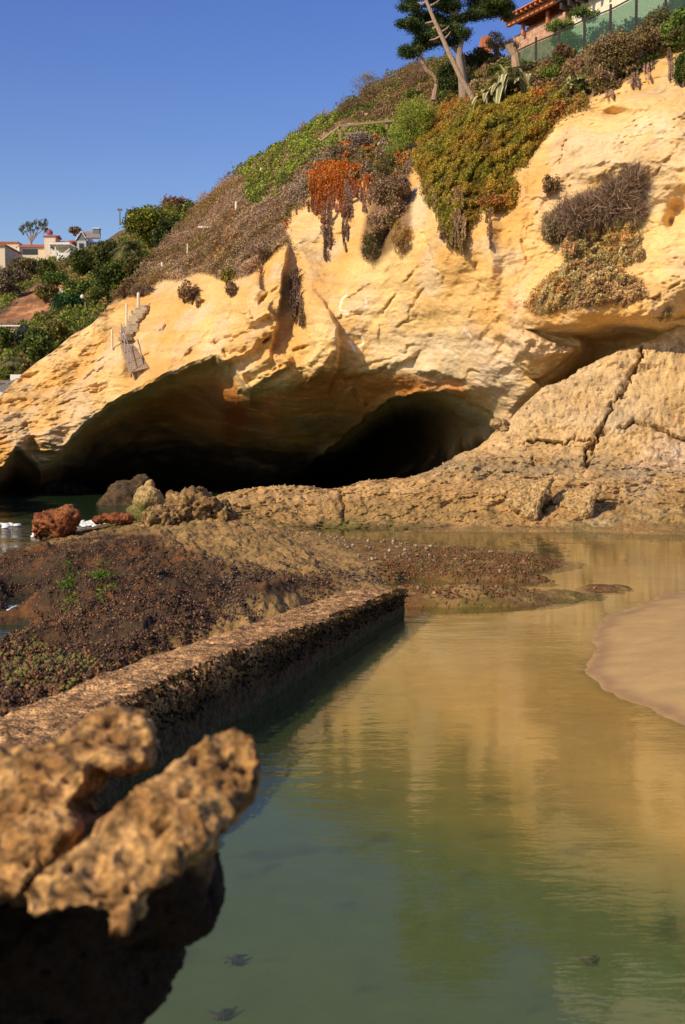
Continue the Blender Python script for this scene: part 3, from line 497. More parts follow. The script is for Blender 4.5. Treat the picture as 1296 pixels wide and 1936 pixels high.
flatsheet('ground', -1500, 1500, -300, 2500, -3.2, plainmat('seabed', (.05, .05, .035), sc=.5), 'dark sea bed and ground under everything')

# ================================================================== CONCRETE WALL
M_CONC = rockmat('weathered_concrete', scales=((4, .4), (16, .45), (55, .25)), pores=(26, .5, .5), bump=1.0, dist=.035, rough=.95, speck=34, hue=.4)
wy_ = np.linspace(5, 19.25, 620); prof = []
top_z = lambda Y: np.interp(Y, [5, 10, 12, 14.5, 17.8, 19.3], [.74, .71, .68, .55, .42, .36])
sec = [(0, -1.3), (0, -.2)] + [(0, t) for t in np.linspace(.0, .92, 16)] + [(-.008, .97), (-.03, 1.0)] + [(-w, 1.0) for w in np.linspace(.05, .80, 34)] + [(-.83, .97), (-.86, .9)] + [(-.86, t) for t in (.6, .2, -.3, -1.2)]
V = []
for Y in wy_:
    tz = top_z(Y); 
    for dxw, t in sec: V.append((wallX(Y) + dxw, Y, t * tz if t > 0 else t))
V = np.array(V, np.float32); nz = fbm(V, 1.3, 4, .55); nf = fbm(V, 7, 3, .6)
side = (np.tile([1.0 if s[0] == 0 else 0 for s in sec], len(wy_)) > 0)
topm = np.tile([1.0 if (s[1] > .9 and s[0] < -.01) else 0 for s in sec], len(wy_)) > 0
edge = np.tile([math.exp(-abs(s[0] + .02) * 9) if s[1] > .85 else 0 for s in sec], len(wy_))
V[:, 2] += topm * (nz * .045 + nf * .016) - edge * np.clip(.10 * (fbm(V, 1.9, 3, off=12) + .1) + .35 * np.exp(-((V[:, 1] - 11.1) / .35) ** 2), 0, .5) * np.tile([s[1] > 0 for s in sec], len(wy_))
V[:, 0] += np.where(side, nz * .06 + nf * .03, nz * .05)
far = sstep(18.9, 19.25, V[:, 1]); V[:, 0] = V[:, 0]
cw = mixc(C3(.62, .36, .15), C3(.40, .225, .09), np.clip(.5 + nz * 1.2 + nf * .5, 0, 1)); cw = mixc(cw, C3(.09, .05, .025), np.clip(nf * 2.0, 0, 1) * .6)
hh = V[:, 2]; cw = mixc(cw, C3(.045, .027, .012), np.where(side, sstep(.95, .55, hh / .62 - .1 * nz), 0) * .9); cw = cw * np.clip(1 + .9 * fbm(V, 13, 3, .7, off=3), .35, 1.5)[:, None]; cw = mixc(cw, C3(.10, .09, .025), np.where(side, sstep(.14, .02, hh), 0) * .7)
ns = len(sec); Fw = gridfaces(len(wy_), ns)
cap = np.array([[(len(wy_) - 1) * ns + j, (len(wy_) - 1) * ns + j + 1, (len(wy_) - 1) * ns + ns - 2 - j, (len(wy_) - 1) * ns + ns - 1 - j] for j in range(ns // 2 - 1)])
wo = npmesh('concrete_wall', V, [Fw, cap], M_CONC, col=cw); tag(wo, 'low weathered concrete wall running along the left side of the tide pool', 'wall')

# ================================================================== BOULDERS
M_BOULD = rockmat('boulder_rock', scales=((5, .4), (16, .4), (48, .2)), pores=(14, .5, .5), bump=.9, dist=.05, rough=.92, speck=22, hue=.3)
def remeshed(name, lobes, vox):
    """union of squashed balls (centre, radii, euler) grown into one closed skin"""
    bm = bmesh.new()
    for c, r, e in lobes:
        if c == 'slab':      # broken slab: an outline with its own depth, tilt and thickness
            out, Yf, th, drop = r[0], r[1], e[0], e[1]; fr = [bm.verts.new(P(x, y, Yf(x, y))) for x, y in out]; cx0 = sum(q[0] for q in out) / len(out); cy0 = sum(q[1] for q in out) / len(out)
            bk = [bm.verts.new(P(cx0 + (x - cx0) * .9, cy0 + (y - cy0) * .8, Yf(x, y)) + Vector((0, th, -drop))) for x, y in out]; n_ = len(out)
            bm.faces.new(fr[::-1]); bm.faces.new(bk); [bm.faces.new((fr[i], fr[(i + 1) % n_], bk[(i + 1) % n_], bk[i])) for i in range(n_)]; continue
        M = Matrix.Translation(c) @ Euler(e).to_matrix().to_4x4() @ Matrix.Diagonal((*r, 1)); bmesh.ops.create_icosphere(bm, subdivisions=4, radius=1, matrix=M)
    me = bpy.data.meshes.new(name + '_src'); bmesh.ops.recalc_face_normals(bm, faces=bm.faces[:]); bm.to_mesh(me); bm.free(); o = bpy.data.objects.new(name + '_src', me); SC.collection.objects.link(o)
    md = o.modifiers.new('r', 'REMESH'); md.mode = 'VOXEL'; md.voxel_size = vox
    dg = bpy.context.evaluated_depsgraph_get(); ev = o.evaluated_get(dg); m2 = ev.to_mesh()
    V = np.empty(len(m2.vertices) * 3, np.float32); m2.vertices.foreach_get('co', V); V = V.reshape(-1, 3); Nn = np.empty(len(V) * 3, np.float32); m2.vertex_normals.foreach_get('vector', Nn); Nn = Nn.reshape(-1, 3)
    F = np.array([list(p.vertices) for p in m2.polygons if len(p.vertices) == 4]); ev.to_mesh_clear(); bpy.data.objects.remove(o); bpy.data.meshes.remove(me)
    return V, Nn, F
def boulder(name, lobes, vox, size, amp, cols, label, cat='rock', seed=0, pits=1.0, wet_shade_z=None, mat=None, stem=None):
    V, Nn, F = remeshed(name, lobes, vox); s = 1 / size
    d = amp * (fbm(V, 1.3 * s, 7, .60, off=seed) * 1.5 + .4 * np.abs(fbm(V, 1.8 * s, 3, .5, off=seed + 3)) - 1.6 * np.clip(ridged(V, 2.2 * s, 3, .6, off=seed) - .5, 0, 1) + .22 * fbm(V, 9 * s, 4, .7, off=seed + 1))
    d -= pits * amp * (np.clip(.34 - worley(V + .06 * size * fbm(V, 5 * s, 3)[:, None], 4 * s, off=seed), 0, 1) * 1.5 * sstep(-.1, .3, fbm(V, 2.2 * s, 2, off=seed + 5)) + np.clip(.36 - worley(V, 14 * s, off=seed), 0, 1) * .6)
    pm = np.clip((.30 - worley(V + .05 * size * fbm(V, 7 * s, 3, off=4)[:, None], 8 * s, off=seed + 2)) / .2, 0, 1) * sstep(-.25, .15, fbm(V, 3 * s, 2, off=seed + 8)); d -= amp * .9 * pits * pm
    if stem: d = d * (1 - .25 * sstep(stem + .04, stem - .04, V[:, 2]))
    V = V + Nn * d[:, None]; n = fbm(V, 4 * s, 4, off=seed + 9)
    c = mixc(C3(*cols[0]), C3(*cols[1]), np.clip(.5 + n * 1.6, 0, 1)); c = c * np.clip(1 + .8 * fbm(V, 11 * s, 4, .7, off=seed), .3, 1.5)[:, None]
    c = c * (1 - .6 * pm[:, None])  # pits darkened in the colour to paint in their shade
    if wet_shade_z: c = mixc(c, C3(*cols[2]), sstep(wet_shade_z[1], wet_shade_z[0], V[:, 2] + .12 * size * n))
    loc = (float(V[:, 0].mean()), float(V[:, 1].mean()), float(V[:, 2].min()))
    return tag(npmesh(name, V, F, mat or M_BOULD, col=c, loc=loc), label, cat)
def lob(x, y, Y, rx, ry, rz, e=(0, 0, 0)):  # centre pixel + depth, radii in metres
    return (P(x, y, Y), (rx, ry, rz), e)
# the big pitted foreground rock: two slabs with a cleft above an undercut stem
SA = [(58, 1738), (44, 1690), (95, 1640), (170, 1590), (230, 1530), (285, 1482), (330, 1450), (375, 1402), (440, 1366), (482, 1382), (492, 1440), (476, 1490), (400, 1572), (350, 1640), (262, 1700), (236, 1772), (205, 1768), (200, 1722), (130, 1712)]
SB = [(-260, 1440), (-60, 1432), (20, 1416), (100, 1420), (168, 1440), (160, 1482), (118, 1530), (140, 1570), (80, 1640), (30, 1700), (-260, 1720)]
SCb = [(40, 1440), (90, 1398), (150, 1372), (210, 1334), (258, 1338), (282, 1398), (266, 1440), (215, 1455), (150, 1450)]
FG = [('slab', (SA, lambda x, y: 2.50 + (1740 - y) * .0011 + (x - 60) * .0002), (.34, .10)), ('slab', (SB, lambda x, y: 2.74 + (1700 - y) * .0014), (.4, .1)), ('slab', (SCb, lambda x, y: 3.12 + (1450 - y) * .0030), (.35, .12)),
      lob(140, 1640, 3.05, .30, .18, .09), lob(300, 1590, 2.95, .15, .14, .07), lob(235, 1650, 3.2, .24, .22, .17), lob(80, 1740, 3.3, .30, .2, .24), lob(190, 1780, 3.35, .24, .22, .28), lob(300, 1640, 3.2, .17, .2, .17), lob(60, 1960, 3.35, .28, .25, .35), lob(20, 2300, 3.5, .30, .3, .5), lob(20, 2800, 3.6, .3, .3, .7), lob(20, 3300, 3.7, .4, .4, .7), lob(-460, 1760, 2.7, .42, .6, .26), lob(-550, 2400, 3., .4, .5, 1.1), lob(350, 1680, 3.3, .12, .2, .15)]
boulder('boulder', FG, .0075, .42, .021, ((.25, .13, .042), (.46, .27, .10), (.028, .016, .007)), 'big pitted ochre rock slab close by at the lower left, above the pool', seed=2, wet_shade_z=(1.80, 1.93), pits=2.6)  # third colour paints the shade under the slabs onto the stem
boulder('boulder', [lob(365, 962, 31.5, .78, .7, .46), lob(320, 980, 31, .65, .5, .32), lob(410, 970, 31.5, .5, .5, .36), lob(425, 985, 31.2, .3, .4, .3)], .035, 1.0, .17, ((.17, .10, .04), (.33, .21, .085), (.1, .06, .03)), 'knobbly brown boulder with deep pits on the back of the rock shelf', seed=5, pits=1.2)
boulder('boulder', [lob(282, 950, 36, .45, .5, .55, (0, .2, 0)), lob(275, 975, 36, .6, .5, .4), lob(285, 925, 36, .2, .25, .3)], .04, 1.2, .08, ((.36, .25, .11), (.44, .3, .12), (.12, .12, .03)), 'pointed sunlit boulder with a mossy green foot, left of the knobbly boulder', seed=11, wet_shade_z=(.3, 1.1), pits=.5)
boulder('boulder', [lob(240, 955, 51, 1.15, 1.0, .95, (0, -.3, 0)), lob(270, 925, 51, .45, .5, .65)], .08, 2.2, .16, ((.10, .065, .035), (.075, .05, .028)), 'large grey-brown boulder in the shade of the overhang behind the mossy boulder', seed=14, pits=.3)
boulder('boulder', [lob(105, 990, 34.5, .62, .6, .42), lob(125, 985, 34.5, .35, .4, .42), lob(75, 1005, 34.5, .3, .4, .3)], .035, 1.0, .11, ((.17, .05, .018), (.26, .10, .035), (.08, .035, .015)), 'red algae covered boulder standing in the sea at the left', seed=21, pits=.8)
boulder('boulder', [lob(200, 982, 35, .35, .4, .12), lob(225, 980, 35, .4, .4, .14)], .03, .6, .06, ((.20, .06, .02), (.26, .09, .03)), 'small low red rock beside the white surf', seed=24, pits=.8)
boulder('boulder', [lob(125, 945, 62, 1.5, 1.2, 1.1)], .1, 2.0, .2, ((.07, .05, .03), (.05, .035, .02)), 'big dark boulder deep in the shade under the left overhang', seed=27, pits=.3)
hb = [((-19.6, 43, .5), (5.6, 7, 3.2), (0, 0, 0)), ((-21.5, 44, 3), (5.0, 6.5, 3.4), (0, .1, 0)), ((-27, 50, 3), (8, 8, 5), (0, 0, 0))]  # unseen rock mass, added to cast shade over the left sea
hd = boulder('headland', hb, .35, 7, .5, ((.60, .38, .15), (.68, .48, .24), (.05, .03, .015)), 'sandstone headland added out of view to shade the sea at the left', seed=61, wet_shade_z=(.3, 2.5), mat=M_CLIFF); del hd['category']; hd['kind'] = 'structure'
# two tilted fins of rock on the bar
def fin(tri, th, seed, label):
    cs_ = []
    for t in np.linspace(0, 1, 7):
        for s_ in np.linspace(0, 1, 4):
            x = tri[0][0] * (1 - t) + (tri[1][0] * (1 - s_) + tri[2][0] * s_) * t; y = tri[0][1] * (1 - t) + (tri[1][1] * (1 - s_) + tri[2][1] * s_) * t
            Yd = tri[0][2] * (1 - t) + (tri[1][2] * (1 - s_) + tri[2][2] * s_) * t; cs_.append((P(x, y, Yd), (.13 + .14 * t, .10 + th * t, .10 + .10 * t), (0, 0, 0)))
    return boulder('rock_fin', cs_, .03, .7, .06, ((.36, .24, .10), (.46, .31, .14)), label, seed=seed, pits=.6)
fin([(1040, 905, 34.9), (1000, 975, 34.6), (960, 930, 35.5)], .2, 31, 'larger tilted rock fin casting a shadow on the bar above the pool')
fin([(1130, 922, 34.8), (1105, 968, 34.6), (1060, 945, 35.4)], .16, 33, 'smaller pointed rock fin to the right on the bar above the pool')
# ================================================================== VEGETATION HELPERS
M_LEAF = leafmat('leaves'); M_DRY = leafmat('dry_leaves', .85, .1); M_NEEDLE = leafmat('needles', .6, .12)
def barkmat(name):
    m, nt, b = nodemat(name); L = nt.links; at = N(nt, 'ShaderNodeAttribute'); at.attribute_name = 'Col'
    g = N(nt, 'ShaderNodeNewGeometry'); mp = N(nt, 'ShaderNodeMapping'); mp.inputs['Scale'].default_value = (9, 9, 1.6); L.new(g.outputs['Position'], mp.inputs[0])
    n = N(nt, 'ShaderNodeTexNoise'); n.inputs['Scale'].default_value = 2.5; n.inputs['Detail'].default_value = 6; L.new(mp.outputs[0], n.inputs[0])
    mr = N(nt, 'ShaderNodeMapRange'); mr.inputs[3].default_value = .5; mr.inputs[4].default_value = 1.5; L.new(n.outputs[0], mr.inputs[0])
    vm = N(nt, 'ShaderNodeVectorMath', operation='SCALE'); L.new(at.outputs['Color'], vm.inputs[0]); L.new(mr.outputs[0], vm.inputs['Scale']); L.new(vm.outputs[0], b.inputs['Base Color'])
    bp = N(nt, 'ShaderNodeBump'); bp.inputs['Distance'].default_value = .04; L.new(n.outputs[0], bp.inputs['Height']); L.new(bp.outputs[0], b.inputs['Normal']); b.inputs['Roughness'].default_value = .9; return m
M_BARK = barkmat('bark')
R_ = np.random.RandomState(11); GAIN = 1.75
def leafgeo(Pn, size, col, aspect=1.8, up=None, rs=R_):
    """one folded diamond per point"""
    n = len(Pn); d = rs.normal(size=(n, 3)); 
    if up is not None: d = d * .55 + np.asarray(up)
    d /= np.linalg.norm(d, axis=1)[:, None]; e = np.cross(d, rs.normal(size=(n, 3))); e /= np.linalg.norm(e, axis=1)[:, None] + 1e-9
    s = (size * (.6 + .8 * rs.rand(n)))[:, None] if np.ndim(size) == 0 else size[:, None]
    a = Pn - d * s * .5; c = Pn + d * s * .5; w = e * s / aspect * .5
    V = np.stack([a, Pn + w, c, Pn - w], 1).reshape(-1, 3); F = np.arange(4 * n).reshape(-1, 4); return V, F, np.clip(np.repeat(col, 4, 0) * GAIN, 0, .8)
def pick(pal, t):
    """palette colours chosen by t in 0..1"""
    pal = np.array(pal, np.float32); i = np.clip(t * len(pal), 0, len(pal) - 1e-3).astype(int); return pal[i]
def jit(c, a, rs=R_): return np.clip(c * (1 + a * (rs.rand(len(c), 1) - .5) * 2), 0, 1)
def inpoly(poly, n, rs=R_):
    a = np.array(poly, float); out = []; tot = 0
    while tot < n:
        q = rs.rand(n * 3, 2) * (a.max(0) - a.min(0)) + a.min(0); _, m = polydist(poly, q[:, 0], q[:, 1]); q = q[m]; out.append(q); tot += len(q)
    return np.concatenate(out)[:n]
def sow(name, polys, per, thick, size, pal, label, depth=cliffY, aspect=1.8, up=None, mat=None, cl=.5, rag=6, tone=.35, dens=None, cat=None, seed=0, kind='stuff', group=None, hang=None):
    """ground cover on the slope: clumpy leaves, `per` leaves per photo pixel"""
    rs = np.random.RandomState(seed + 100); Vs = []; Fs = []; Cs = []; n0 = 0
    for poly in polys:
        a = np.array(poly, float); area = abs(np.sum(a[:, 0] * np.roll(a[:, 1], -1) - np.roll(a[:, 0], -1) * a[:, 1])) / 2
        q = inpoly(poly, int(area * per), rs); q = q + rs.normal(size=q.shape) * rag * .5
        Y = depth(q[:, 0], q[:, 1]); ax, az = raydir(q[:, 0], q[:, 1]); B = np.c_[ax * Y, Y, CAMH + az * Y]
        lump = fbm(B, 1 / cl, 3, .55, off=seed); lum2 = fbm(B, .25 / cl, 3, off=seed + 7)
        off = thick * np.clip(.55 + lump, .05, 1.6) * rs.rand(len(q)) ** .5; 
        keep = rs.rand(len(q)) < np.clip(.75 + lump * 1.4, .12, 1)
        Yn = Y - off * .75; Pn = np.c_[ax * Yn, Yn, CAMH + az * Yn + off * .55]
        if hang: Pn[:, 2] -= rs.rand(len(q)) * hang * np.clip(lump + .3, 0, 1)
        t = np.clip(.5 + lum2 * .9 + (rs.rand(len(q)) - .5) * .35, 0, .999); c = jit(pick(pal, t), tone, rs) * np.clip(1 + lump * .7, .45, 1.5)[:, None]
        V, F, C = leafgeo(Pn[keep], size, c[keep], aspect, up, rs); Vs.append(V); Fs.append(F + n0); Cs.append(C); n0 += len(V)
    o = npmesh(name, np.concatenate(Vs), np.concatenate(Fs), mat or M_LEAF, col=np.concatenate(Cs), smooth=False)
    return tag(o, label, cat, group, kind)
def clumpcrown(c, r, n, k, size, pal, rs, aspect=1.8, fuzz=.28, flat=1.0, tone=.3, up=None, shell=.45, csz=.36):
    """leaf cloud made of k sub-clumps inside an ellipsoid (c, r)"""
    c = np.array(c, float); r = np.array(r, float); d = rs.normal(size=(k, 3)); d /= np.linalg.norm(d, axis=1)[:, None]
    cc = d * (shell + (1 - shell) * rs.rand(k, 1) ** .5) * .78; ct = rs.rand(k); cb = .72 + .6 * rs.rand(k); cs = csz * (.6 + .8 * rs.rand(k))
    i = rs.randint(0, k, n); e = rs.normal(size=(n, 3)); e /= np.linalg.norm(e, axis=1)[:, None]; e[:, 2] *= flat
    q = cc[i] + e * cs[i, None] * (.55 + .5 * rs.rand(n, 1)) + rs.normal(size=(n, 3)) * .04
    Pn = c + q * r + rs.normal(size=(n, 3)) * size * fuzz
    col = jit(pick(pal, np.clip(ct[i] + (rs.rand(n) - .5) * .25, 0, .999)), tone, rs) * cb[i, None]
    return leafgeo(Pn, size, col, aspect, up, rs)
def shrub(name, x, y, w, h, pal, label, Y=None, n=None, size=.09, cat='shrub', group=None, depthf=cliffY, k=26, seed=None, dy=.3, aspect=1.8, up=None, stem=True, mat=None, stemc=(.14, .09, .05), thick=None, flat=1.0, csz=.36, lumps=None, tone=.3, stemh=.6):
    """x,y,w,h in photo pixels: crown centre and size"""
    rs = np.random.RandomState(seed if seed is not None else int(x * 7 + y * 13) % 9999)
    if Y is None: Y = float(depthf(np.array([x]), np.array([min(y + h * .35, 1000)]))[0]) - dy
    c = P(x, y, Y); m = Y / FPX; rx = w * m / 2; rz = h * m / 2; ry = thick if thick else (rx + rz) / 2
    n = n or int(max(500, w * h * 1.1)); base = (c.x, c.y, c.z - rz * 1.05)
    parts = []
    if lumps:
        for (lx, ly, lw, lh) in lumps:
            cc = P(x + lx, y + ly, Y + rs.uniform(-.2, .2) * rx); parts.append(clumpcrown(cc, (lw * m / 2, min(lw * m / 2, ry), lh * m / 2), int(n * lw * lh / (w * h)) + 100, max(5, k // 2), size, pal, rs, aspect, flat=flat, tone=tone, up=up, csz=csz))
    else: parts.append(clumpcrown(c, (rx, ry, rz), n, k, size, pal, rs, aspect, flat=flat, tone=tone, up=up, csz=csz))
    V = np.concatenate([p[0] for p in parts]); F = []; o_ = 0
    for p in parts: F.append(p[1] + o_); o_ += len(p[0])
    F = np.concatenate(F); C = np.concatenate([p[2] for p in parts])
    if not stem: return tag(npmesh(name, V, F, mat or M_LEAF, col=C, smooth=False, loc=base), label, cat, group)
    t = empty(name, base, label, cat, group)
    npmesh('foliage', V - np.array(base, np.float32), F, mat or M_LEAF, t, C, False)
    b = MB()
    for j in range(5):
        a = rs.rand() * 6.28; tip = Vector((c.x + math.cos(a) * rx * .55, c.y + math.sin(a) * ry * .5, c.z + rz * rs.uniform(-.1, .5))); mid = Vector(base).lerp(tip, .5) + Vector((rs.normal() * .1 * rx, 0, 0))
        b.tube([Vector(base) + Vector((rs.normal() * .05, 0, -.3)), mid, tip], [rx * .06 + .02, rx * .04 + .012, .01], 6)
    b.build('stem', M_BARK, t, col=np.array(stemc, np.float32)); return t
GRN = [(.05, .07, .012), (.075, .10, .016), (.105, .13, .02), (.14, .16, .026)]
DKG = [(.022, .032, .008), (.032, .046, .010), (.046, .062, .013), (.065, .08, .016)]
BRT = [(.12, .17, .02), (.17, .22, .03), (.22, .26, .04), (.10, .14, .02)]
OLV = [(.09, .085, .02), (.13, .12, .025), (.17, .14, .03), (.11, .08, .025)]
BRN = [(.12, .075, .04), (.16, .10, .055), (.21, .14, .08), (.09, .055, .03)]
GRY = [(.20, .135, .085), (.25, .175, .12), (.15, .095, .055), (.27, .20, .14), (.17, .12, .045)]
CARP = [(.15, .135, .02), (.17, .145, .02), (.21, .145, .022), (.185, .15, .022), (.25, .125, .02), (.15, .135, .022)]
ORG = [(.34, .10, .018), (.40, .15, .025), (.25, .07, .018), (.18, .065, .025)]

# ================================================================== FAR HILLSIDE
FS = [(-320, 480), (0, 497), (60, 492), (120, 484), (180, 470), (220, 440), (260, 420), (300, 410), (350, 408), (420, 380), (470, 360)]
_ff = rbf([(-300, 490, 190), (0, 497, 185), (120, 484, 178), (200, 455, 165), (300, 412, 150), (420, 385, 130), (0, 560, 150), (100, 540, 148), (200, 520, 140), (300, 480, 120), (-300, 600, 130), (0, 620, 118), (100, 600, 118), (200, 590, 105), (0, 700, 92), (60, 690, 90), (-300, 720, 90), (100, 660, 98), (0, 780, 80), (300, 600, 90), (400, 500, 100), (-300, 850, 76), (400, 800, 76)], 100., 100.)
def farY(x, y): return _ff(x, y)
FX = np.arange(-320, 470, 3.0); FT = np.linspace(0, 1, 130); FYs = interp(FS, FX) + fbm(np.c_[FX / 25, FX * 0, FX * 0], 1, 3) * 3
a_x = np.repeat(FX[None], 130, 0).ravel(); a_y = (FYs[None] + (820 - FYs[None]) * FT[:, None]).ravel(); a_Y = farY(a_x, a_y)
dx1, dz1 = raydir(a_x, a_y); WF = np.c_[dx1 * a_Y, a_Y, CAMH + dz1 * a_Y].astype(np.float32); a_Y = a_Y + fbm(WF, .12, 4) * 2.2 + ridged(WF, .35, 3) * .6
WF = np.c_[dx1 * a_Y, a_Y, CAMH + dz1 * a_Y].astype(np.float32); scar = local([(0, 600), (40, 560), (75, 535), (120, 530), (118, 560), (85, 590), (60, 612), (0, 620)], a_x, a_y, 20, lambda d: sstep(-6, 6, d))
cf_ = mixc(C3(.10, .075, .04), C3(.16, .10, .05), np.clip(.5 + fbm(WF, .2, 3), 0, 1)); cf_ = mixc(cf_, mixc(C3(.30, .12, .045), C3(.56, .29, .13), np.clip(.5 + 1.6 * fbm(WF, .45, 4, .6), 0, 1)), scar * np.clip(.75 + 1.2 * fbm(WF, .25, 3, off=8), 0, 1))
tp = WF[:len(FX)].reshape(1, -1, 3); kk2 = np.arange(10, 0, -1, dtype=np.float32)[:, None]; bk = np.repeat(tp, 10, 0).copy(); bk[:, :, 1] += kk2 * 6; bk[:, :, 2] += -.25 * kk2 - .03 * kk2 ** 2
tag(npmesh('hillside', np.concatenate([bk.reshape(-1, 3), WF]), gridfaces(140, len(FX)), M_CLIFF, col=np.concatenate([np.tile(cf_[:1], (10 * len(FX), 1)), cf_])), 'scrub covered hillside beyond the cliff', kind='structure')
sow('scrub', [[(0, 505), (60, 500), (200, 470), (300, 420), (400, 395), (330, 450), (260, 520), (215, 560), (150, 540), (110, 525), (70, 535), (0, 590)], [(90, 600), (130, 550), (215, 555), (195, 600), (130, 640), (50, 700), (0, 735), (0, 625), (60, 615)]], 1.6, 1.6, .30, OLV[:2] + GRN + BRN[:1] + OLV[2:], 'low green and brown scrub covering the far hillside', depth=farY, cl=2.2, seed=3)
def ftree(x, y, w, h, pal, label, Y=None, dy=6, k=34, size=.28, **kw):
    return shrub(kw.pop('name', 'tree'), x, y, w, h, pal, label, Y=Y or float(farY(np.array([x]), np.array([y + h * .4]))[0]) - dy, n=int(w * h * 1.5) + 400, size=size, cat=kw.pop('cat', 'tree'), k=k, stemh=1, **kw)
FT_ = [(295, 428, 120, 80, [(.11, .125, .015), (.16, .17, .02), (.20, .20, .022), (.05, .06, .012)], 'broad rounded yellow-green tree on the skyline behind the palm'),
       (333, 398, 62, 54, [(.16, .08, .05), (.20, .11, .07), (.10, .07, .03)], 'reddish-brown leaved tree on the skyline at the top of the far hill'), (360, 400, 34, 36, GRN, 'small bright green tree squeezed between the brown tree and the near slope'),
       (326, 445, 74, 66, DKG, 'dark green tree beneath the reddish-brown tree'), (255, 403, 24, 16, [(.22, .11, .04), (.16, .09, .03)], 'small orange-brown tree top standing above the yellow-green tree'),
       (48, 506, 60, 44, [(.10, .085, .03), (.13, .10, .05), (.06, .07, .02)], 'olive-brown tree in front of the red-roofed house'), (16, 532, 66, 56, [(.13, .10, .075), (.10, .09, .04), (.17, .13, .09)], 'grey-brown bushy tree at the left edge below the houses'),
       (88, 508, 40, 34, DKG[2:] + OLV[:1], 'small dull green tree below the white house'), (168, 494, 76, 52, DKG, 'dark green tree below the gabled house'), (205, 478, 60, 56, [(.06, .07, .02), (.09, .09, .025), (.03, .05, .015)], 'olive tree left of the palm with a dark underside'),
       (104, 528, 54, 30, [(.07, .11, .02), (.05, .08, .015)], 'rounded green bush above the orange scar'), (86, 552, 50, 30, OLV[:2] + BRN[:1], 'brown-green bush at the edge of the orange scar'), (150, 545, 64, 40, [(.06, .09, .015), (.14, .17, .03), (.05, .07, .02)], 'yellow-topped hedge beside the cream pillar'),
       (128, 572, 64, 34, [(.02, .05, .015), (.03, .07, .02)], 'dark glossy green bush left of the street lamp'), (215, 525, 80, 60, DKG[1:] + GRN[:2], 'large green bush behind the stone steps'), (185, 560, 50, 34, OLV[:2] + GRN[:2], 'low olive bush right of the street lamp'),
       (258, 500, 60, 50, GRN[:2] + BRN[:1] + DKG[2:], 'mixed green and grey bush touching the near slope'), (72, 655, 60, 60, [(.08, .11, .02), (.11, .14, .025), (.05, .07, .02)], 'bright green bush at the foot of the far slope'), (40, 634, 40, 36, [(.05, .06, .04), (.07, .08, .05)], 'blue-grey bush behind the low beige wall'),
       (8, 640, 34, 40, GRN[:3], 'green bush at the left edge beside the low beige wall'), (100, 625, 50, 34, OLV, 'olive scrub bush in the middle of the far slope'), (142, 436, 26, 12, BRN[:2], 'thin brown tree behind the gabled roof')]
for a in FT_: ftree(*a, name='tree' if 'tree' in a[5] else 'bush', cat='tree' if 'tree' in a[5] else 'bush')
# palm and the small agave-like palms
def palm(x, y, Y, r, n, label, th, seed):
    rs = np.random.RandomState(seed); c = P(x, y, Y); t = empty('palm_tree', (c.x, c.y, c.z - th), label, 'palm tree')
    b = MB(); b.tube([c - Vector((0, 0, th + .5)), c - Vector((.1, 0, th * .5)), c], [r * .13, r * .1, r * .09], 8); b.build('trunk', M_BARK, t, col=C3(.12, .08, .05))
    Vs = []; Fs = []; Cs = []; o_ = 0
    for j in range(n):
        az = rs.rand() * 6.283; el = rs.uniform(-.1, 1.3); L_ = r * rs.uniform(.8, 1.1); d = np.array([math.cos(az) * math.cos(el), math.sin(az) * math.cos(el), math.sin(el)]); pts = []
        for q in np.linspace(0, 1, 9): pts.append(np.array(c) + d * L_ * q + np.array([0, 0, -1.0]) * L_ * .75 * q * q)
        cc = np.array([(.09, .11, .04), (.14, .16, .06), (.22, .22, .09), (.26, .23, .09)][rs.randint(4)])
        for i in range(8):
            tdir = pts[i + 1] - pts[i]; sd_ = np.cross(tdir, [0, 0, 1]); sd_ /= np.linalg.norm(sd_) + 1e-6
            for s_ in (-1, 1):
                for h_ in (0, .5):
                    q0 = pts[i] + tdir * h_; w = r * .26 * math.sin(math.pi * min(.93, (i + h_ + .9) / 9)); tip = q0 + sd_ * s_ * w + tdir * .9 + np.array([0, 0, -.3 * w]); Vs += [q0, q0 + tdir * .35, tip]; Fs.append([o_, o_ + 1, o_ + 2]); o_ += 3; Cs += [cc * rs.uniform(.7, 1.3)] * 3
    npmesh('fronds', np.array(Vs) - np.array(t.location), np.array(Fs), M_LEAF, t, np.array(Cs), False)
palm(243, 468, 130, 2.5, 50, 'bushy date palm with drooping grey-green fronds below the skyline', 3, 1)
palm(28, 685, 88, 1.5, 40, 'low dark fan of palm fronds at the lower left', 1.2, 2); palm(62, 640, 100, .9, 26, 'small palm tuft above the bright green bush', .6, 3)
# thin eucalyptus on the skyline
c = P(62, 492, 200); t = empty('eucalyptus_tree', c, 'slender airy tree with separate leaf clumps rising behind the red roof', 'tree'); b = MB()
top_ = [P(44, 434, 200), P(56, 425, 200), P(70, 424, 200), P(84, 420, 200), P(85, 432, 200), P(58, 432, 200)]
b.tube([c, P(60, 465, 200), P(58, 450, 200)], [.28, .2, .15], 6)
for q in top_: b.tube([P(59, 458, 200), (P(59, 458, 200) + q) / 2 + Vector((0, 0, .3)), q], [.14, .1, .05], 5)
b.build('trunk', M_BARK, t, col=C3(.30, .26, .22)); Vs = []; Fs = []; Cs = []; o_ = 0; rs = np.random.RandomState(5)
for q in top_:
    v, f, cc = clumpcrown(q, (.75, .8, .8), 170, 7, .30, [(.09, .10, .07), (.13, .13, .09)], rs); Vs.append(v); Fs.append(f + o_); Cs.append(cc); o_ += len(v)
npmesh('foliage', np.concatenate(Vs) - np.array(c), np.concatenate(Fs), M_LEAF, t, np.concatenate(Cs), False)

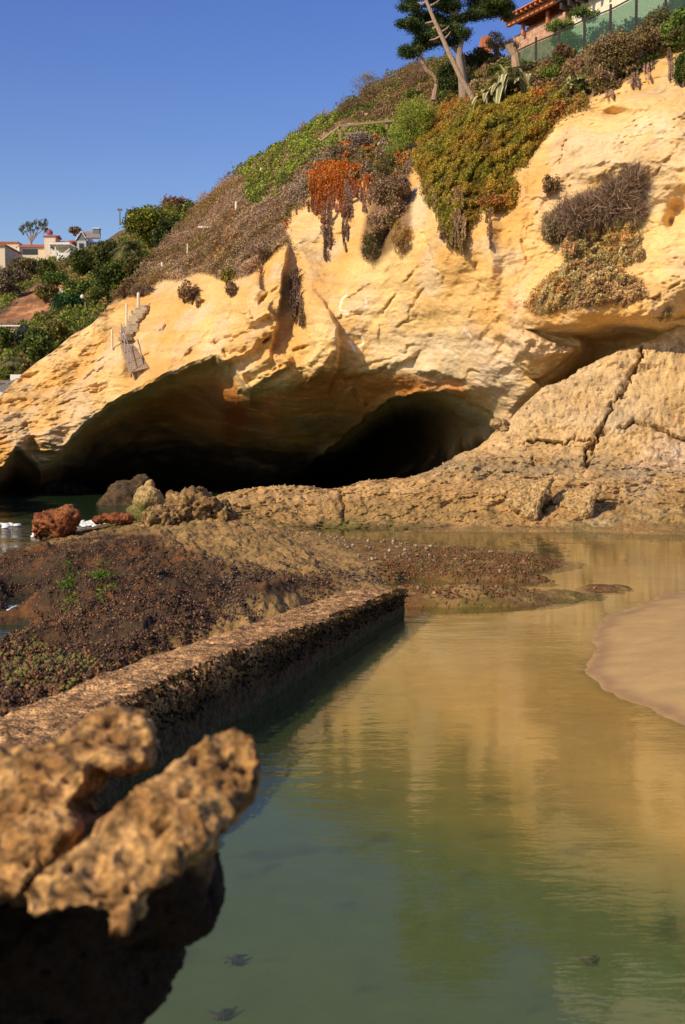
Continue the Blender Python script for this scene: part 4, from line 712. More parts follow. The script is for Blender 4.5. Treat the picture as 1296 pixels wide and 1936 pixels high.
# ================================================================== NEAR SLOPE GROUND COVER
sow('dry_scrub', [Z_DRYSLOPE], 3.2, .6, .10, GRY + BRN[:2] + [(.13, .10, .03)], 'grey and brown dry scrub on the steep slope left of the cliff top', mat=M_DRY, cl=1.3, seed=11, aspect=2.8, tone=.14)
sow('green_slope_plants', [[(470, 345), (520, 305), (575, 275), (640, 262), (630, 285), (590, 300), (555, 335), (520, 375), (480, 395), (462, 375)], [(640, 262), (660, 255), (740, 235), (745, 260), (700, 262), (650, 275)], [(440, 330), (500, 292), (600, 232), (640, 212), (640, 232), (560, 280), (470, 340)]], 3.4, .75, .13, [(.10, .13, .02), (.13, .16, .025), (.17, .19, .03), (.08, .09, .02)], 'bright yellow-green plants in a band across the dry slope', cl=.8, seed=12)
sow('orange_slope_plants', [[(440, 400), (480, 395), (470, 430), (430, 435)], [(375, 390), (400, 368), (440, 335), (430, 350), (390, 395)], [(400, 470), (440, 440), (450, 460), (410, 500)], [(335, 500), (370, 480), (365, 510)]], 1.0, .45, .11, ORG[:2] + BRN[:2] + [(.25, .17, .05)], 'orange tinged succulent patches on the dry slope', cl=.5, seed=13)
sow('ice_plant_carpet', [Z_CARPET], 4.6, .50, .085, CARP, 'thick green and rust ice plant carpet spilling over the cliff edge', cl=.55, seed=14, hang=.25, tone=.15)
sow('ice_plant_carpet_edge', [[(800, 215), (850, 188), (900, 183), (905, 200), (870, 225), (830, 245), (790, 250)], [(1000, 175), (1100, 150), (1110, 195), (1080, 215), (1040, 235), (1020, 260), (1000, 240), (1010, 205)]], 1.2, .5, .09, [(.30, .10, .02), (.24, .09, .03), (.16, .08, .03), (.13, .10, .03)], 'rust red plants along the upper edge of the carpet', cl=.4, seed=15)
sow('cliff_mat', [Z_MAT], 3.0, .28, .075, [(.32, .21, .10), (.28, .17, .08), (.24, .19, .06), (.34, .24, .14), (.20, .17, .05), (.36, .21, .08)], 'grey-brown mat of small plants clinging to the right cliff face', mat=M_DRY, cl=.35, seed=16)
sow('hilltop_scrub', [[(640, 225), (640, 205), (700, 165), (780, 125), (850, 110), (1000, 125), (1100, 100), (1200, 50), (1296, 5), (1500, -80), (1500, 20), (1296, 75), (1245, 105), (1200, 140), (1120, 160), (1000, 175), (900, 185), (800, 215), (760, 225), (700, 232)]], 2.2, .6, .12, OLV + BRN[:3] + GRN[:2], 'mixed brown and olive scrub on the cliff top', cl=.8, seed=17, tone=.2)
sow('edge_scrub', [[(590, 295), (600, 275), (640, 270), (700, 262), (745, 275), (770, 300), (780, 330), (745, 340), (700, 345), (640, 335), (600, 340), (575, 330)], [(560, 330), (590, 320), (600, 345), (575, 390), (550, 400), (540, 440), (532, 420)]], 3.0, .55, .10, [(.16, .12, .10), (.20, .15, .12), (.12, .08, .05), (.12, .11, .03), (.30, .10, .03)], 'grey-brown dead looking plants along the cliff edge under the rail', mat=M_DRY, cl=.5, seed=18)
# individual shrubs near and on the cliff
SHR = [(790, 232, 100, 92, [(.13, .17, .02), (.18, .22, .03), (.22, .25, .04), (.09, .12, .02)], 'fluffy bright yellow-green shrub at the left of the ice plant carpet', dict(up=(0, 0, .8), aspect=3.5)),
       (755, 275, 56, 60, BRT, 'smaller yellow-green shrub below the fluffy one', dict(up=(0, 0, .8), aspect=3.5)),
       (712, 164, 96, 56, [(.14, .10, .05), (.18, .13, .06), (.11, .10, .03)], 'rounded brown hedge-like shrub on the skyline', dict(aspect=4, up=(0, 0, .8), mat=M_DRY)), (788, 142, 70, 70, [(.15, .09, .055), (.12, .07, .04), (.19, .12, .08)], 'reddish-brown twiggy shrub left of the cypress', dict(aspect=5, up=(0, 0, 1), mat=M_DRY)), (660, 200, 70, 40, BRN[:2] + OLV[:1], 'low brown shrub at the left end of the skyline hedge', dict(aspect=4, mat=M_DRY)),
       (782, 184, 50, 26, DKG[1:], 'low dark green shrub on the slope above the fluffy shrub', {}), (915, 112, 90, 44, DKG[:2] + [(.05, .035, .015)], 'dense very dark shrub right of the cypress trunk', {}), (880, 162, 90, 34, DKG[:3], 'dark shade shrub under the cypress', {}),
       (940, 78, 50, 36, [(.13, .15, .02), (.18, .19, .03), (.20, .12, .03)], 'upright yellow-green shrub against the sky left of the timber roof', dict(up=(0, 0, 1), aspect=3)), (1062, 108, 46, 56, [(.10, .06, .03), (.14, .08, .04), (.07, .09, .02)], 'conical brown-green shrub in front of the glass fence', {}), (1045, 140, 44, 30, [(.09, .12, .02), (.13, .15, .02)], 'small fresh green bush below the conical shrub', {}),
       (1160, 118, 120, 110, [(.12, .085, .04), (.16, .11, .05), (.10, .09, .03), (.19, .13, .08)], 'large brown bushy shrub overhanging the cliff edge', dict(mat=M_DRY, n=17000, k=50, size=.08, lumps=[(0, -14, 100, 70), (-22, 20, 74, 74), (34, -30, 84, 60), (-8, 44, 50, 40), (60, -44, 60, 50), (40, 6, 50, 50)])), (1250, 55, 80, 70, [(.12, .10, .04), (.08, .09, .03), (.15, .10, .06)], 'brown-green shrub between the large shrub and the right edge', dict(mat=M_DRY)),
       (1288, 60, 66, 76, [(.06, .10, .02), (.10, .15, .03), (.13, .17, .03), (.07, .06, .02)], 'fresh green leafy shrub at the upper right corner', dict(size=.13, k=40)), (1292, 128, 34, 70, DKG[1:], 'dark leafy plant hanging at the right edge below the leafy shrub', {}),
       (1087, 168, 44, 46, [(.14, .17, .05), (.08, .10, .03), (.18, .19, .07), (.09, .05, .02)], 'round clump of thick-leaved succulents at the cliff edge', dict(size=.16, aspect=1.5)), (1005, 262, 1, 1, OLV, '', None),
       (1075, 80, 66, 46, GRN[1:3] + DKG[3:], 'green garden shrub seen through the glass fence', dict(Y=56)), (1140, 70, 70, 60, GRN[:2] + DKG[2:], 'tall green garden shrub behind the right part of the glass fence', dict(Y=54)),
       (1040, 348, 38, 38, [(.16, .10, .05), (.20, .13, .07), (.12, .08, .03)], 'small round brown plant alone on the cliff face', dict(stem=False, mat=M_DRY, k=12)), (1048, 434, 46, 52, [(.14, .10, .05), (.11, .09, .04), (.17, .12, .07)], 'small brown bush at the left end of the dry bramble', dict(stem=False, mat=M_DRY)),
       (1252, 588, 46, 40, [(.22, .15, .07), (.18, .14, .06)], 'small tan tufted plant above the crevice at the right', dict(stem=False, mat=M_DRY, aspect=4, up=(0, 0, -.8))), (938, 380, 62, 30, [(.22, .11, .03), (.17, .12, .03), (.28, .12, .03)], 'rusty tuft at the lower tip of the carpet', dict(stem=False)),
       (735, 385, 84, 110, [(.16, .10, .06), (.20, .13, .08), (.12, .09, .03), (.24, .16, .10)], 'large brown dry creeper clump hanging on the cliff', dict(stem=False, mat=M_DRY, n=9000, k=40, thick=.7, lumps=[(0, -20, 80, 70), (8, 20, 66, 60), (-22, 40, 40, 50), (20, -40, 60, 40)])),
       (704, 468, 48, 66, [(.04, .04, .015), (.07, .065, .02), (.09, .07, .03)], 'dark green tuft below the brown creeper', dict(stem=False, thick=.5, up=(0, 0, -.9), aspect=4)), (758, 448, 44, 60, [(.22, .14, .04), (.18, .11, .05), (.28, .15, .03)], 'orange-tan tuft to the right of the dark tuft', dict(stem=False, thick=.4, up=(0, 0, -.9), aspect=4, mat=M_DRY)),
       (735, 320, 70, 50, [(.10, .10, .03), (.14, .12, .04), (.12, .08, .04)], 'olive creeper at the cliff edge above the brown creeper', dict(stem=False)), (357, 552, 44, 40, BRN, 'brown plant hanging over the lip of the dune face', dict(stem=False, mat=M_DRY, thick=.4)), (432, 520, 34, 26, [(.20, .17, .03), (.12, .11, .03)], 'small yellowish plant at the foot of the dry slope', {}), (438, 545, 26, 26, BRN[:2], 'small brown tuft under the yellowish plant', dict(stem=False, mat=M_DRY)),
       (270, 548, 50, 24, [(.16, .10, .08), (.12, .08, .06), (.10, .10, .05)], 'low purple-brown bush above the stone steps', {}), (500, 470, 70, 36, GRY, 'pale grey dead bush on the brink left of the fin', dict(mat=M_DRY, aspect=4)), (640, 290, 60, 34, [(.15, .11, .08), (.13, .11, .04)], 'brown bush at the brink above the orange plant', dict(mat=M_DRY)), (683, 268, 60, 36, [(.13, .10, .07), (.17, .13, .11)], 'grey-brown bush under the wooden rail', dict(mat=M_DRY))]
for x, y, w, h, pal, lab, kw in SHR:
    if kw is not None: shrub('shrub', x, y, w, h, pal, lab, **kw)
# the dry bramble: thousands of thin twigs
rs = np.random.RandomState(77)
def twigs(lumps, n, length, pal, Yoff=.35):
    Vs = []; Cs = []
    for (x, y, w, h) in lumps:
        k = int(n * w * h / sum(l[2] * l[3] for l in lumps)); ang = rs.rand(k) * 6.283; rr = rs.rand(k) ** .45; px = x + np.cos(ang) * rr * w / 2; py = y + np.sin(ang) * rr * h / 2
        Y = cliffY(px, py) - Yoff * rs.rand(k) * np.sqrt(np.clip(1 - rr ** 2, .05, 1)) * 2; ax, az = raydir(px, py); Q = np.c_[ax * Y, Y, CAMH + az * Y]
        d = rs.normal(size=(k, 3)) + np.c_[np.cos(ang) * rr, -.6 * np.ones(k), -np.sin(ang) * rr + .3]; d /= np.linalg.norm(d, axis=1)[:, None]; Vs.append((Q, d)); Cs.append(jit(pick(pal, rs.rand(k)), .35, rs))
    Q = np.concatenate([v[0] for v in Vs]); d = np.concatenate([v[1] for v in Vs]); C = np.concatenate(Cs); s = length * (.4 + rs.rand(len(Q), 1)); e = np.cross(d, rs.normal(size=d.shape)); e /= np.linalg.norm(e, axis=1)[:, None]
    V = np.stack([Q - e * .011, Q + e * .011, Q + d * s + e * .004 + e * s * .15, Q + d * s - e * .004 + e * s * .15], 1).reshape(-1, 3); return V, np.arange(len(V)).reshape(-1, 4), np.repeat(C, 4, 0)
V, F, C = twigs([(1058, 428, 50, 40), (1092, 408, 80, 50), (1138, 392, 90, 52), (1172, 368, 66, 54), (1195, 345, 36, 36), (1196, 395, 34, 40), (1205, 328, 20, 20)], 13000, .34, [(.30, .20, .13), (.38, .27, .18), (.22, .14, .09), (.46, .34, .24)])
tag(npmesh('dry_bramble', V, F, M_DRY, col=C, smooth=False, loc=tuple(P(1130, 420, 42))), 'tangled grey-brown bramble of bare twigs across the right cliff face', 'shrub')
# hanging plants: strands that fall from the brink
def hanging(name, strands, pal, label, size=.085, mat=None, per=24, seed=0, off=.16, cat='hanging plant', group=None):
    """strands: (x, y_top, y_bottom, width_px)"""
    rs = np.random.RandomState(seed); Qs = []; Cs = []
    for (x, y0, y1, w) in strands:
        L_ = y1 - y0; k = int(per * L_ * max(w, 4) / 14); t = rs.rand(k) ** .85; y = y0 + t * L_; ww = w * (1 - .85 * t) * (.75 + .4 * np.sin(y / 6 + x)); px = x + 3 * np.sin(y / 23. + x) + rs.normal(size=k) * ww * .36
        px += w * .22 * np.sign(np.sin(px * .9 + x)) * t; Y = cliffY(px, y) - off * (.3 + rs.rand(k)); Y = np.minimum(Y, np.median(Y) + .4); ax, az = raydir(px, y); Qs.append(np.c_[ax * Y, Y, CAMH + az * Y])
        Cs.append(jit(pick(pal, np.clip(t * .75 + rs.rand(k) * .35, 0, .999)), .35, rs) * (.75 + .5 * rs.rand()))
    Q = np.concatenate(Qs); V, F, C = leafgeo(Q, size, np.concatenate(Cs), 2.2, (0, 0, -.8), rs); return tag(npmesh(name, V, F, mat or M_DRY, col=C, smooth=False, loc=tuple(Q[np.argmax(Q[:, 2])])), label, cat, group)
hanging('hanging_plant', [(600, 320, 405, 26), (622, 312, 395, 34), (645, 308, 400, 34), (665, 310, 370, 26), (590, 345, 400, 14), (610, 350, 420, 16), (650, 340, 410, 20), (632, 330, 380, 30), (618, 305, 350, 46), (648, 303, 345, 44)], ORG + [(.20, .08, .04)], 'bright orange and red ice plant hanging from the cliff edge', per=30, seed=1, off=.35, size=.10)
hanging('hanging_plant', [(619, 385, 492, 12), (614, 400, 460, 9), (623, 400, 470, 9)], [(.20, .12, .08), (.15, .09, .06)], 'long brown strand reaching lowest below the orange ice plant', seed=2)
hanging('hanging_plant', [(657, 340, 455, 13), (652, 380, 476, 6), (662, 350, 410, 12)], [(.22, .14, .10), (.16, .10, .07)], 'thin brown strand right of the longest strand', seed=3)
hanging('hanging_plant', [(578, 330, 370, 16), (566, 345, 405, 14), (588, 320, 360, 14), (552, 380, 410, 10)], [(.24, .18, .15), (.18, .13, .10)], 'grey dead strands at the brink left of the orange ice plant', seed=4)
hanging('hanging_plant', [(558, 508, 590, 17), (553, 520, 606, 12), (566, 540, 616, 12)], [(.13, .085, .06), (.09, .055, .04)], 'dark brown plant hanging in the hollow beside the rock fin', seed=5, off=.5)
hanging('hanging_plant', [(818, 350, 400, 18), (826, 360, 420, 10), (812, 340, 385, 10)], [(.24, .16, .09), (.18, .12, .06)], 'short grey strands below the left edge of the carpet', seed=6)
hanging('hanging_plant', [(868, 355, 440, 22), (862, 400, 470, 12), (876, 410, 480, 9), (855, 430, 460, 10)], [(.24, .15, .08), (.18, .12, .06)], 'long pale brown strands below the middle of the carpet', seed=7, off=.4)
hanging('hanging_plant', [(840, 390, 450, 20), (850, 400, 468, 16), (832, 400, 430, 14)], CARP[:2] + [(.18, .11, .05)], 'green tassels hanging left of the pale brown strands', seed=8, off=.35)
hanging('hanging_plant', [(928, 392, 470, 7), (922, 390, 420, 7)], [(.22, .14, .07), (.16, .10, .05)], 'single thin strand under the rusty tuft', seed=9)
hanging('hanging_plant', [(690, 330, 400, 16), (682, 340, 380, 12), (700, 330, 385, 12)], [(.40, .13, .03), (.22, .10, .05), (.18, .11, .07)], 'red-brown strands between the orange ice plant and the brown creeper', seed=10, off=.3)
hanging('hanging_plant', [(497, 505, 545, 8)], [(.20, .12, .07), (.15, .09, .05)], 'short strand on the rock block left of the fin', seed=12)
hanging('hanging_plant', [(780, 270, 320, 18), (774, 290, 315, 10)], [(.10, .08, .06), (.16, .10, .07)], 'dark strands at the gap left of the carpet', seed=13)
hanging('hanging_plant', [(372, 545, 580, 12), (350, 548, 572, 8), (362, 550, 575, 10)], [(.17, .11, .06), (.22, .14, .08)], 'brown tassels on the lip of the dune face', seed=14)
hanging('hanging_plant', [(1125, 130, 180, 30), (1150, 150, 185, 26), (1200, 110, 165, 24), (1225, 100, 150, 18), (1265, 90, 150, 10)], [(.19, .12, .08), (.26, .17, .12)], 'bare hanging roots and twigs under the large brown shrub', seed=15, off=.3)
# ================================================================== TREES ON THE CLIFF TOP
def pads(t, padl, Y, rs, size=.15, per=1.5, pal=None, name='crown', hs=1.0):
    Vs = []; Fs = []; Cs = []; o_ = 0
    for (x, y, w, h, dY) in padl:
        h = h * hs; w = w * (1.22 if hs < 1 else 1)
        m = Y / FPX; c = P(x, y, Y + dY); v, f, cc = clumpcrown(c, (w * m / 2, w * m * .42, h * m / 2), int(w * h * per) + 150, max(7, int(w * h / 120)), size, pal or [(.018, .028, .007), (.025, .042, .011), (.04, .062, .015), (.065, .09, .02)], rs, 3.6, fuzz=.9, shell=.2, csz=.26, tone=.45, flat=.55)
        Vs.append(v); Fs.append(f + o_); Cs.append(cc); o_ += len(v)
    npmesh(name, np.concatenate(Vs) - np.array(t.location), np.concatenate(Fs), M_NEEDLE, t, np.concatenate(Cs), False)
rs = np.random.RandomState(4)
YC = 57.0; base = P(884, 178, YC - 2); t = empty('cypress_tree', base, 'tall wind-shaped cypress with dark green layered foliage on the cliff top', 'tree')
pl = [(778, 12, 46, 24, 0), (800, 30, 60, 26, .3), (772, 42, 40, 20, -.3), (760, 46, 22, 12, 0), (800, 56, 56, 28, .4), (825, 70, 60, 28, 0), (795, 82, 56, 26, .5), (775, 95, 40, 20, 0), (765, 100, 22, 14, 0), (838, 42, 50, 30, .6), (862, 58, 50, 30, -.5), (870, 65, 44, 22, .4), (848, 14, 60, 34, .2), (884, 32, 50, 26, -.3), (900, 4, 70, 34, .5), (925, 20, 60, 30, .2), (945, 5, 56, 34, -.2), (962, 12, 34, 26, 0), (958, 30, 22, 14, 0), (905, 30, 40, 18, 0), (815, -5, 80, 36, 0), (780, -8, 50, 26, .2), (860, -30, 80, 36, 0), (925, -30, 70, 30, .3), (820, -45, 80, 40, 0), (885, -65, 90, 40, 0), (850, 78, 40, 16, 0)]
pads(t, pl, YC, rs, hs=.66, per=3.2, size=.105)
b = MB(); b.tube([P(878, 200, YC - 2), P(874, 150, YC - 1.5), P(868, 110, YC - .6), P(872, 78, YC), P(862, 40, YC), P(866, -10, YC), P(870, -60, YC)], [.22, .18, .16, .14, .12, .09, .05], 10)
b.tube([P(885, 200, YC - 1.6), P(880, 150, YC - 1.2), P(876, 115, YC - .4), P(866, 80, YC + .3)], [.14, .12, .11, .09], 8)
for pts, r0 in [([(868, 100), (850, 80), (820, 78), (790, 84)], .12), ([(866, 70), (840, 50), (805, 46), (775, 44)], .11), ([(864, 45), (890, 25), (930, 16), (965, 10)], .13), ([(863, 30), (840, 12), (800, 12), (778, 12)], .1), ([(866, 0), (890, -20), (925, -28)], .1), ([(866, 0), (840, -30), (820, -44)], .1), ([(930, 16), (950, 25), (958, 32)], .06), ([(868, 85), (880, 70), (884, 60)], .07)]:
    b.tube([P(x, y, YC + .1 * i) for i, (x, y) in enumerate(pts)], [r0 * (1 - .2 * i) for i in range(len(pts))], 6)
b.build('trunk', M_BARK, t, col=C3(.26, .19, .14))
YL = 50.5; f0 = onCliff(896, 196, .1); YL = f0.y; t = empty('dead_tree', f0, 'pale bare leaning trunk with dead side branches, crossing in front of the cypress', 'tree')
b = MB(); b.tube([P(898, 204, YL), P(893, 182, YL), P(872, 148, YL), P(853, 108, YL), P(836, 70, YL), P(820, 35, YL), P(806, 0, YL), P(798, -30, YL)], [.13, .12, .11, .10, .09, .08, .065, .04], 9)
b.tube([P(897, 196, YL), P(890, 206, YL - .1), P(889, 216, YL - .2)], [.10, .07, .02], 6); b.tube([P(897, 196, YL), P(902, 212, YL - .1), P(904, 220, YL - .1)], [.07, .05, .01], 6); b.build('trunk', M_BARK, t, col=C3(.40, .28, .19))
for pts in [[(812, 12), (825, 5), (836, -4)], [(806, 3), (798, 7), (790, 4)], [(822, 40), (812, 42), (804, 44)], [(832, 62), (845, 54), (850, 48)], [(834, 68), (822, 74), (812, 76)], [(826, 50), (818, 54)], [(840, 74), (848, 66), (852, 60)]]:
    b = MB(); b.tube([P(x, y, YL + .1 * i) for i, (x, y) in enumerate(pts)], [.045, .03, .012][:len(pts)], 6); b.build('branch', M_BARK, t, col=C3(.46, .33, .23))
f0 = P(822, 188, 60); t = empty('small_cypress_tree', f0, 'small twisted cypress with a bent pale trunk left of the big cypress', 'tree')
b = MB(); b.tube([P(821, 190, 60), P(824, 172, 60), P(828, 156, 60), P(822, 144, 60), P(808, 134, 60), P(800, 120, 60), P(797, 104, 60), P(792, 96, 60)], [.16, .14, .13, .12, .10, .09, .07, .04], 8); b.tube([P(826, 152, 60), P(840, 142, 60), P(856, 140, 60)], [.10, .07, .04], 6); b.build('trunk', M_BARK, t, col=C3(.34, .23, .16))
pads(t, [(845, 150, 50, 22, 0), (862, 158, 40, 20, 0), (850, 128, 40, 16, .3), (838, 138, 26, 12, 0), (785, 100, 30, 12, 0), (845, 168, 40, 18, .3)], 60, rs)
for (x0, y0, Yd, pl, tr, lab) in [(1106, 66, 55, [(1104, 20, 44, 11, 0), (1118, 28, 30, 9, 0), (1092, 24, 26, 8, 0), (1112, 34, 26, 7, 0)], [(1106, 70), (1105, 45), (1104, 22)], 'small flat-topped ornamental pine in front of the white house wall'), (1056, 82, 57, [(1060, 46, 46, 15, 0), (1046, 52, 28, 14, 0), (1075, 50, 24, 9, 0)], [(1050, 84), (1048, 66), (1056, 50)], 'wider flat-topped ornamental pine by the timber roof')]:
    c = P(x0, y0, Yd); t = empty('ornamental_pine', c, lab, 'tree'); pads(t, pl, Yd, rs, size=.10, per=3, pal=[(.04, .07, .015), (.07, .11, .02), (.11, .15, .03)])
    b = MB(); b.tube([P(x, y, Yd) for x, y in tr], [.07, .06, .04], 6); b.build('trunk', M_BARK, t, col=C3(.2, .13, .08))
c = P(975, 126, 53); t = empty('pollarded_trunk', c, 'thick pale pollarded trunk with a dark knobbly head beside the agave', 'tree')
b = MB(); b.tube([P(977, 128, 53), P(975, 105, 53), P(968, 92, 53), P(966, 84, 53)], [.20, .19, .20, .25], 9); b.tube([P(979, 128, 53.3), P(980, 100, 53.3)], [.12, .10], 7); b.build('trunk', M_BARK, t, col=C3(.40, .27, .17))
pads(t, [(964, 82, 20, 14, 0), (974, 86, 18, 12, 0)], 53, rs, size=.08, pal=[(.05, .03, .02), (.08, .05, .03)], name='head')

# ================================================================== AGAVES
def agave(x, y, r, n, label, seed, droop=1.0, els=(.05, 1.35), Yo=.5):
    rs = np.random.RandomState(seed); f = onCliff(x, y, Yo); t = empty('agave', f, label, 'agave')
    for j in range(n):
        az = rs.rand() * 6.283; el = rs.uniform(*els); L_ = r * rs.uniform(.7, 1.1); h = np.array([math.cos(az), math.sin(az), 0]); sd_ = np.array([-math.sin(az), math.cos(az), 0]); w0 = r * .10 * rs.uniform(.8, 1.2); kf = rs.uniform(.5, 1.5) * droop; kink = rs.rand() < .3
        V = []; C = []; base = rs.uniform(.7, 1.2)
        for i, q in enumerate(np.linspace(0, 1, 12)):
            dr = kf * .55 * q ** 3 * (1.8 if kink else 1); p = h * L_ * q * math.cos(el) * (1 - .15 * kf * q * q) + np.array([0, 0, 1]) * L_ * (q * math.sin(el) - dr); w = w0 * (math.sin(math.pi * (.18 + .78 * q)) ** .7 if q < 1 else .03) * (1 if q < .97 else .3)
            up_ = np.array([-math.sin(el) * h[0], -math.sin(el) * h[1], math.cos(el)])
            for s_, c_ in ((-1, 1), (-.62, 1), (-.5, 0), (0, 0), (.5, 0), (.62, 1), (1, 1)):
                V.append(p + sd_ * w * s_ + up_ * w * .45 * abs(s_) ** 1.5); C.append(((.62, .54, .24) if c_ else (.20, .23, .13)))
            V_ = None
        F = gridfaces(12, 7); npmesh('leaf', np.array(V), F, M_AGAVE, t, np.array(C) * base, True)
M_AGAVE = leafmat('agave_leaf', .45, .05)
agave(963, 166, 1.6, 64, 'big variegated agave with yellow-edged leaves at the upper edge of the carpet', 3, Yo=1.8)
agave(925, 188, 1.2, 20, 'smaller sprawling agave with drooping yellowish leaves, lower left of the big one', 9, 1.0, (-.1, .6), Yo=1.0)
agave(998, 168, 1.2, 12, 'upright agave rosette on the right of the big agave', 12, .8, (.7, 1.4), Yo=1.2)
agave(888, 206, .5, 7, 'tiny withered agave at the foot of the leaning trunk', 14, 1.2, (-.4, .4), Yo=.4)

# ================================================================== HOUSES
M_CREAM = plainmat('cream_stucco', (.72, .60, .44), .85); M_WHITE = plainmat('white_paint', (.80, .77, .72), .6, .06); M_TILE = plainmat('red_roof_tile', (.45, .13, .06), .8, .3, 3); M_GREYR = plainmat('grey_roof', (.25, .21, .18), .85, .25, 4); M_DARKW = plainmat('dark_window', (.03, .035, .04), .15, .1)
M_DARKT = plainmat('dark_timber', (.045, .035, .03), .7); M_ORT = plainmat('orange_timber', (.55, .20, .07), .7, .25, 5); M_GREY = plainmat('grey_paint', (.13, .16, .19), .6); M_WOOD = plainmat('weathered_wood', (.34, .24, .15), .85, .3, 14); M_POST = plainmat('pale_post', (.78, .70, .54), .7, .15, 10); M_METAL = plainmat('galvanised_metal', (.42, .38, .33), .45, .15, 20, .6); M_STONE = plainmat('step_stone', (.42, .33, .22), .95, .35, 7, bump=.8); M_PINK = plainmat('pale_stone', (.62, .50, .38), .9, .3, 5, bump=.6)
def quadbox(mb, x0, y0, x1, y1, Y, d):
    """box whose front face covers a photo rectangle at depth Y, d metres deep"""
    a = P(x0, y1, Y); c = P(x1, y0, Y); return mb.box(((a.x + c.x) / 2, Y + d / 2, (a.z + c.z) / 2), (abs(c.x - a.x), d, abs(c.z - a.z)))
def part(name, mat, t, rects):
    b = MB(); [quadbox(b, *r) for r in rects]; return b.build(name, mat, t)
def gable(mb, x0, x1, yb, yt, Y, d, over=.25, th=.15, cross=False):
    a = P(x0, yb, Y); c = P(x1, yb, Y); z1 = P(x0, yt, Y).z; xm = (a.x + c.x) / 2
    if not cross:   # ridge runs away from the viewer
        V = [(a.x - over, Y - over, a.z), (xm, Y - over, z1), (c.x + over, Y - over, a.z), (a.x - over, Y + d, a.z), (xm, Y + d, z1), (c.x + over, Y + d, a.z)]
        V += [(v[0], v[1], v[2] + th) for v in V]; mb.add(V, [[0, 1, 4, 3], [1, 2, 5, 4], [6, 9, 10, 7], [7, 10, 11, 8], [0, 6, 7, 1], [1, 7, 8, 2], [3, 4, 10, 9], [4, 5, 11, 10], [0, 3, 9, 6], [2, 8, 11, 5]])
    else:
        V = [(a.x - over, Y - over, a.z), (c.x + over, Y - over, a.z), (c.x + over, Y + d / 2, z1), (a.x - over, Y + d / 2, z1), (a.x - over, Y + d + over, a.z), (c.x + over, Y + d + over, a.z)]
        mb.add(V, [[0, 1, 2, 3], [3, 2, 5, 4], [0, 4, 5, 1]]); mb.add([V[0], V[3], V[4]], [[0, 1, 2]]); mb.add([V[1], V[5], V[2]], [[0, 1, 2]])
    return mb
t = empty('house', P(45, 505, 178), 'long cream house with a low red tiled roof and a wide dark window', 'house')
part('wall', M_CREAM, t, [(0, 459, 36, 510, 181, 8), (36, 467, 93, 515, 178, 9)]); b = MB(); gable(b, 34, 93, 467.5, 453.5, 178, 9, .3, cross=True); b.build('roof', M_TILE, t); part('window', M_DARKW, t, [(43, 471, 71, 481, 177.92, .2)]); part('roof_edge', M_TILE, t, [(-40, 456.5, 34, 459, 180.8, 8.4)]); part('column', M_WHITE, t, [(34, 467, 37, 500, 177.7, .3)]); part('column', M_WHITE, t, [(90.5, 467, 93, 500, 177.7, .3)])
t = empty('house', P(4, 520, 165), 'narrow cream house block cut off at the left edge', 'house'); part('wall', M_CREAM, t, [(-60, 464, 9.5, 520, 165, 8)]); part('roof', M_TILE, t, [(-61, 461.5, 10.5, 464, 164.7, 8.6)])
t = empty('house', P(112, 505, 172), 'white terraced house with a small cream tower and red roofs', 'house')
part('wall', M_WHITE, t, [(100, 466, 148, 505, 174, 6), (108, 478, 132, 508, 171, 3)]); part('awning', M_WHITE, t, [(93, 458, 132, 462, 170.5, 5), (93, 462, 95, 480, 170.8, .2), (104, 462, 106, 480, 170.8, .2)]); part('tower', M_CREAM, t, [(85, 447, 105, 500, 176, 3)]); part('window', M_DARKW, t, [(96, 463, 104, 470, 173.8, .2)]); part('window', M_DARKW, t, [(112, 482, 119, 488, 170.9, .2)])
b = MB(); gable(b, 104, 132, 458, 452, 176, 4, .3, cross=True); gable(b, 84, 106, 447, 441.5, 176, 3, .2, cross=True); gable(b, 129, 148, 459, 449, 178, 5, .3, cross=True); b.build('roof', M_TILE, t)
b = MB(); c = P(94.5, 443, 177.2); b.tube([c, c + Vector((0, 0, .35)), c + Vector((0, 0, .6)), c + Vector((0, 0, .75))], [.42, .45, .28, .06], 10); b.build('cupola', plainmat('rose_tile', (.32, .08, .09), .7), t)
b = MB(); b.bar(P(108, 490, 170.6), P(132, 470, 170.6), .12, .12); b.bar(P(108, 496, 170.6), P(132, 476, 170.6), .12, .12); b.build('stair_rail', M_WHITE, t)
t = empty('house', P(167, 480, 168), 'grey-roofed gabled house with white trim and a square grey chimney', 'house')
part('wall', plainmat('grey_siding', (.45, .47, .47), .7), t, [(146, 455, 163, 475, 168, 7), (163, 457, 190, 478, 168.6, 6)]); b = MB(); gable(b, 145, 164, 456, 438.5, 168, 7, .15); b.build('trim', M_WHITE, t)
b = MB(); c0_ = P(146, 455, 168.02); c1_ = P(163, 455, 168.02); c2_ = P(154.5, 440, 168.02); b.add([c0_, c1_, c2_, c0_ + Vector((0, 6, 0)), c1_ + Vector((0, 6, 0)), c2_ + Vector((0, 6, 0))], [[0, 1, 2], [3, 5, 4]]); b.build('gable_wall', M_GREY, t)
b = MB(); b.quad(P(158, 440, 170), P(188, 440, 170), P(191, 452, 167.8), P(163, 452, 167.8), .2); b.build('roof', M_GREYR, t); part('chimney', M_GREY, t, [(176, 432, 188, 449, 169, 1)]); part('chimney_cap', M_WHITE, t, [(175, 430.5, 189, 432, 168.9, 1.2)]); part('window', M_DARKW, t, [(150, 460, 158, 468, 167.9, .2)]); part('window', M_DARKW, t, [(170, 460, 178, 467, 168.5, .2)])
tag(part('cream_pillar', M_PINK, None, [(113, 545, 119, 562, 128, .8)]), 'short cream garden pillar at the end of the hedge above the orange scar', 'pillar')
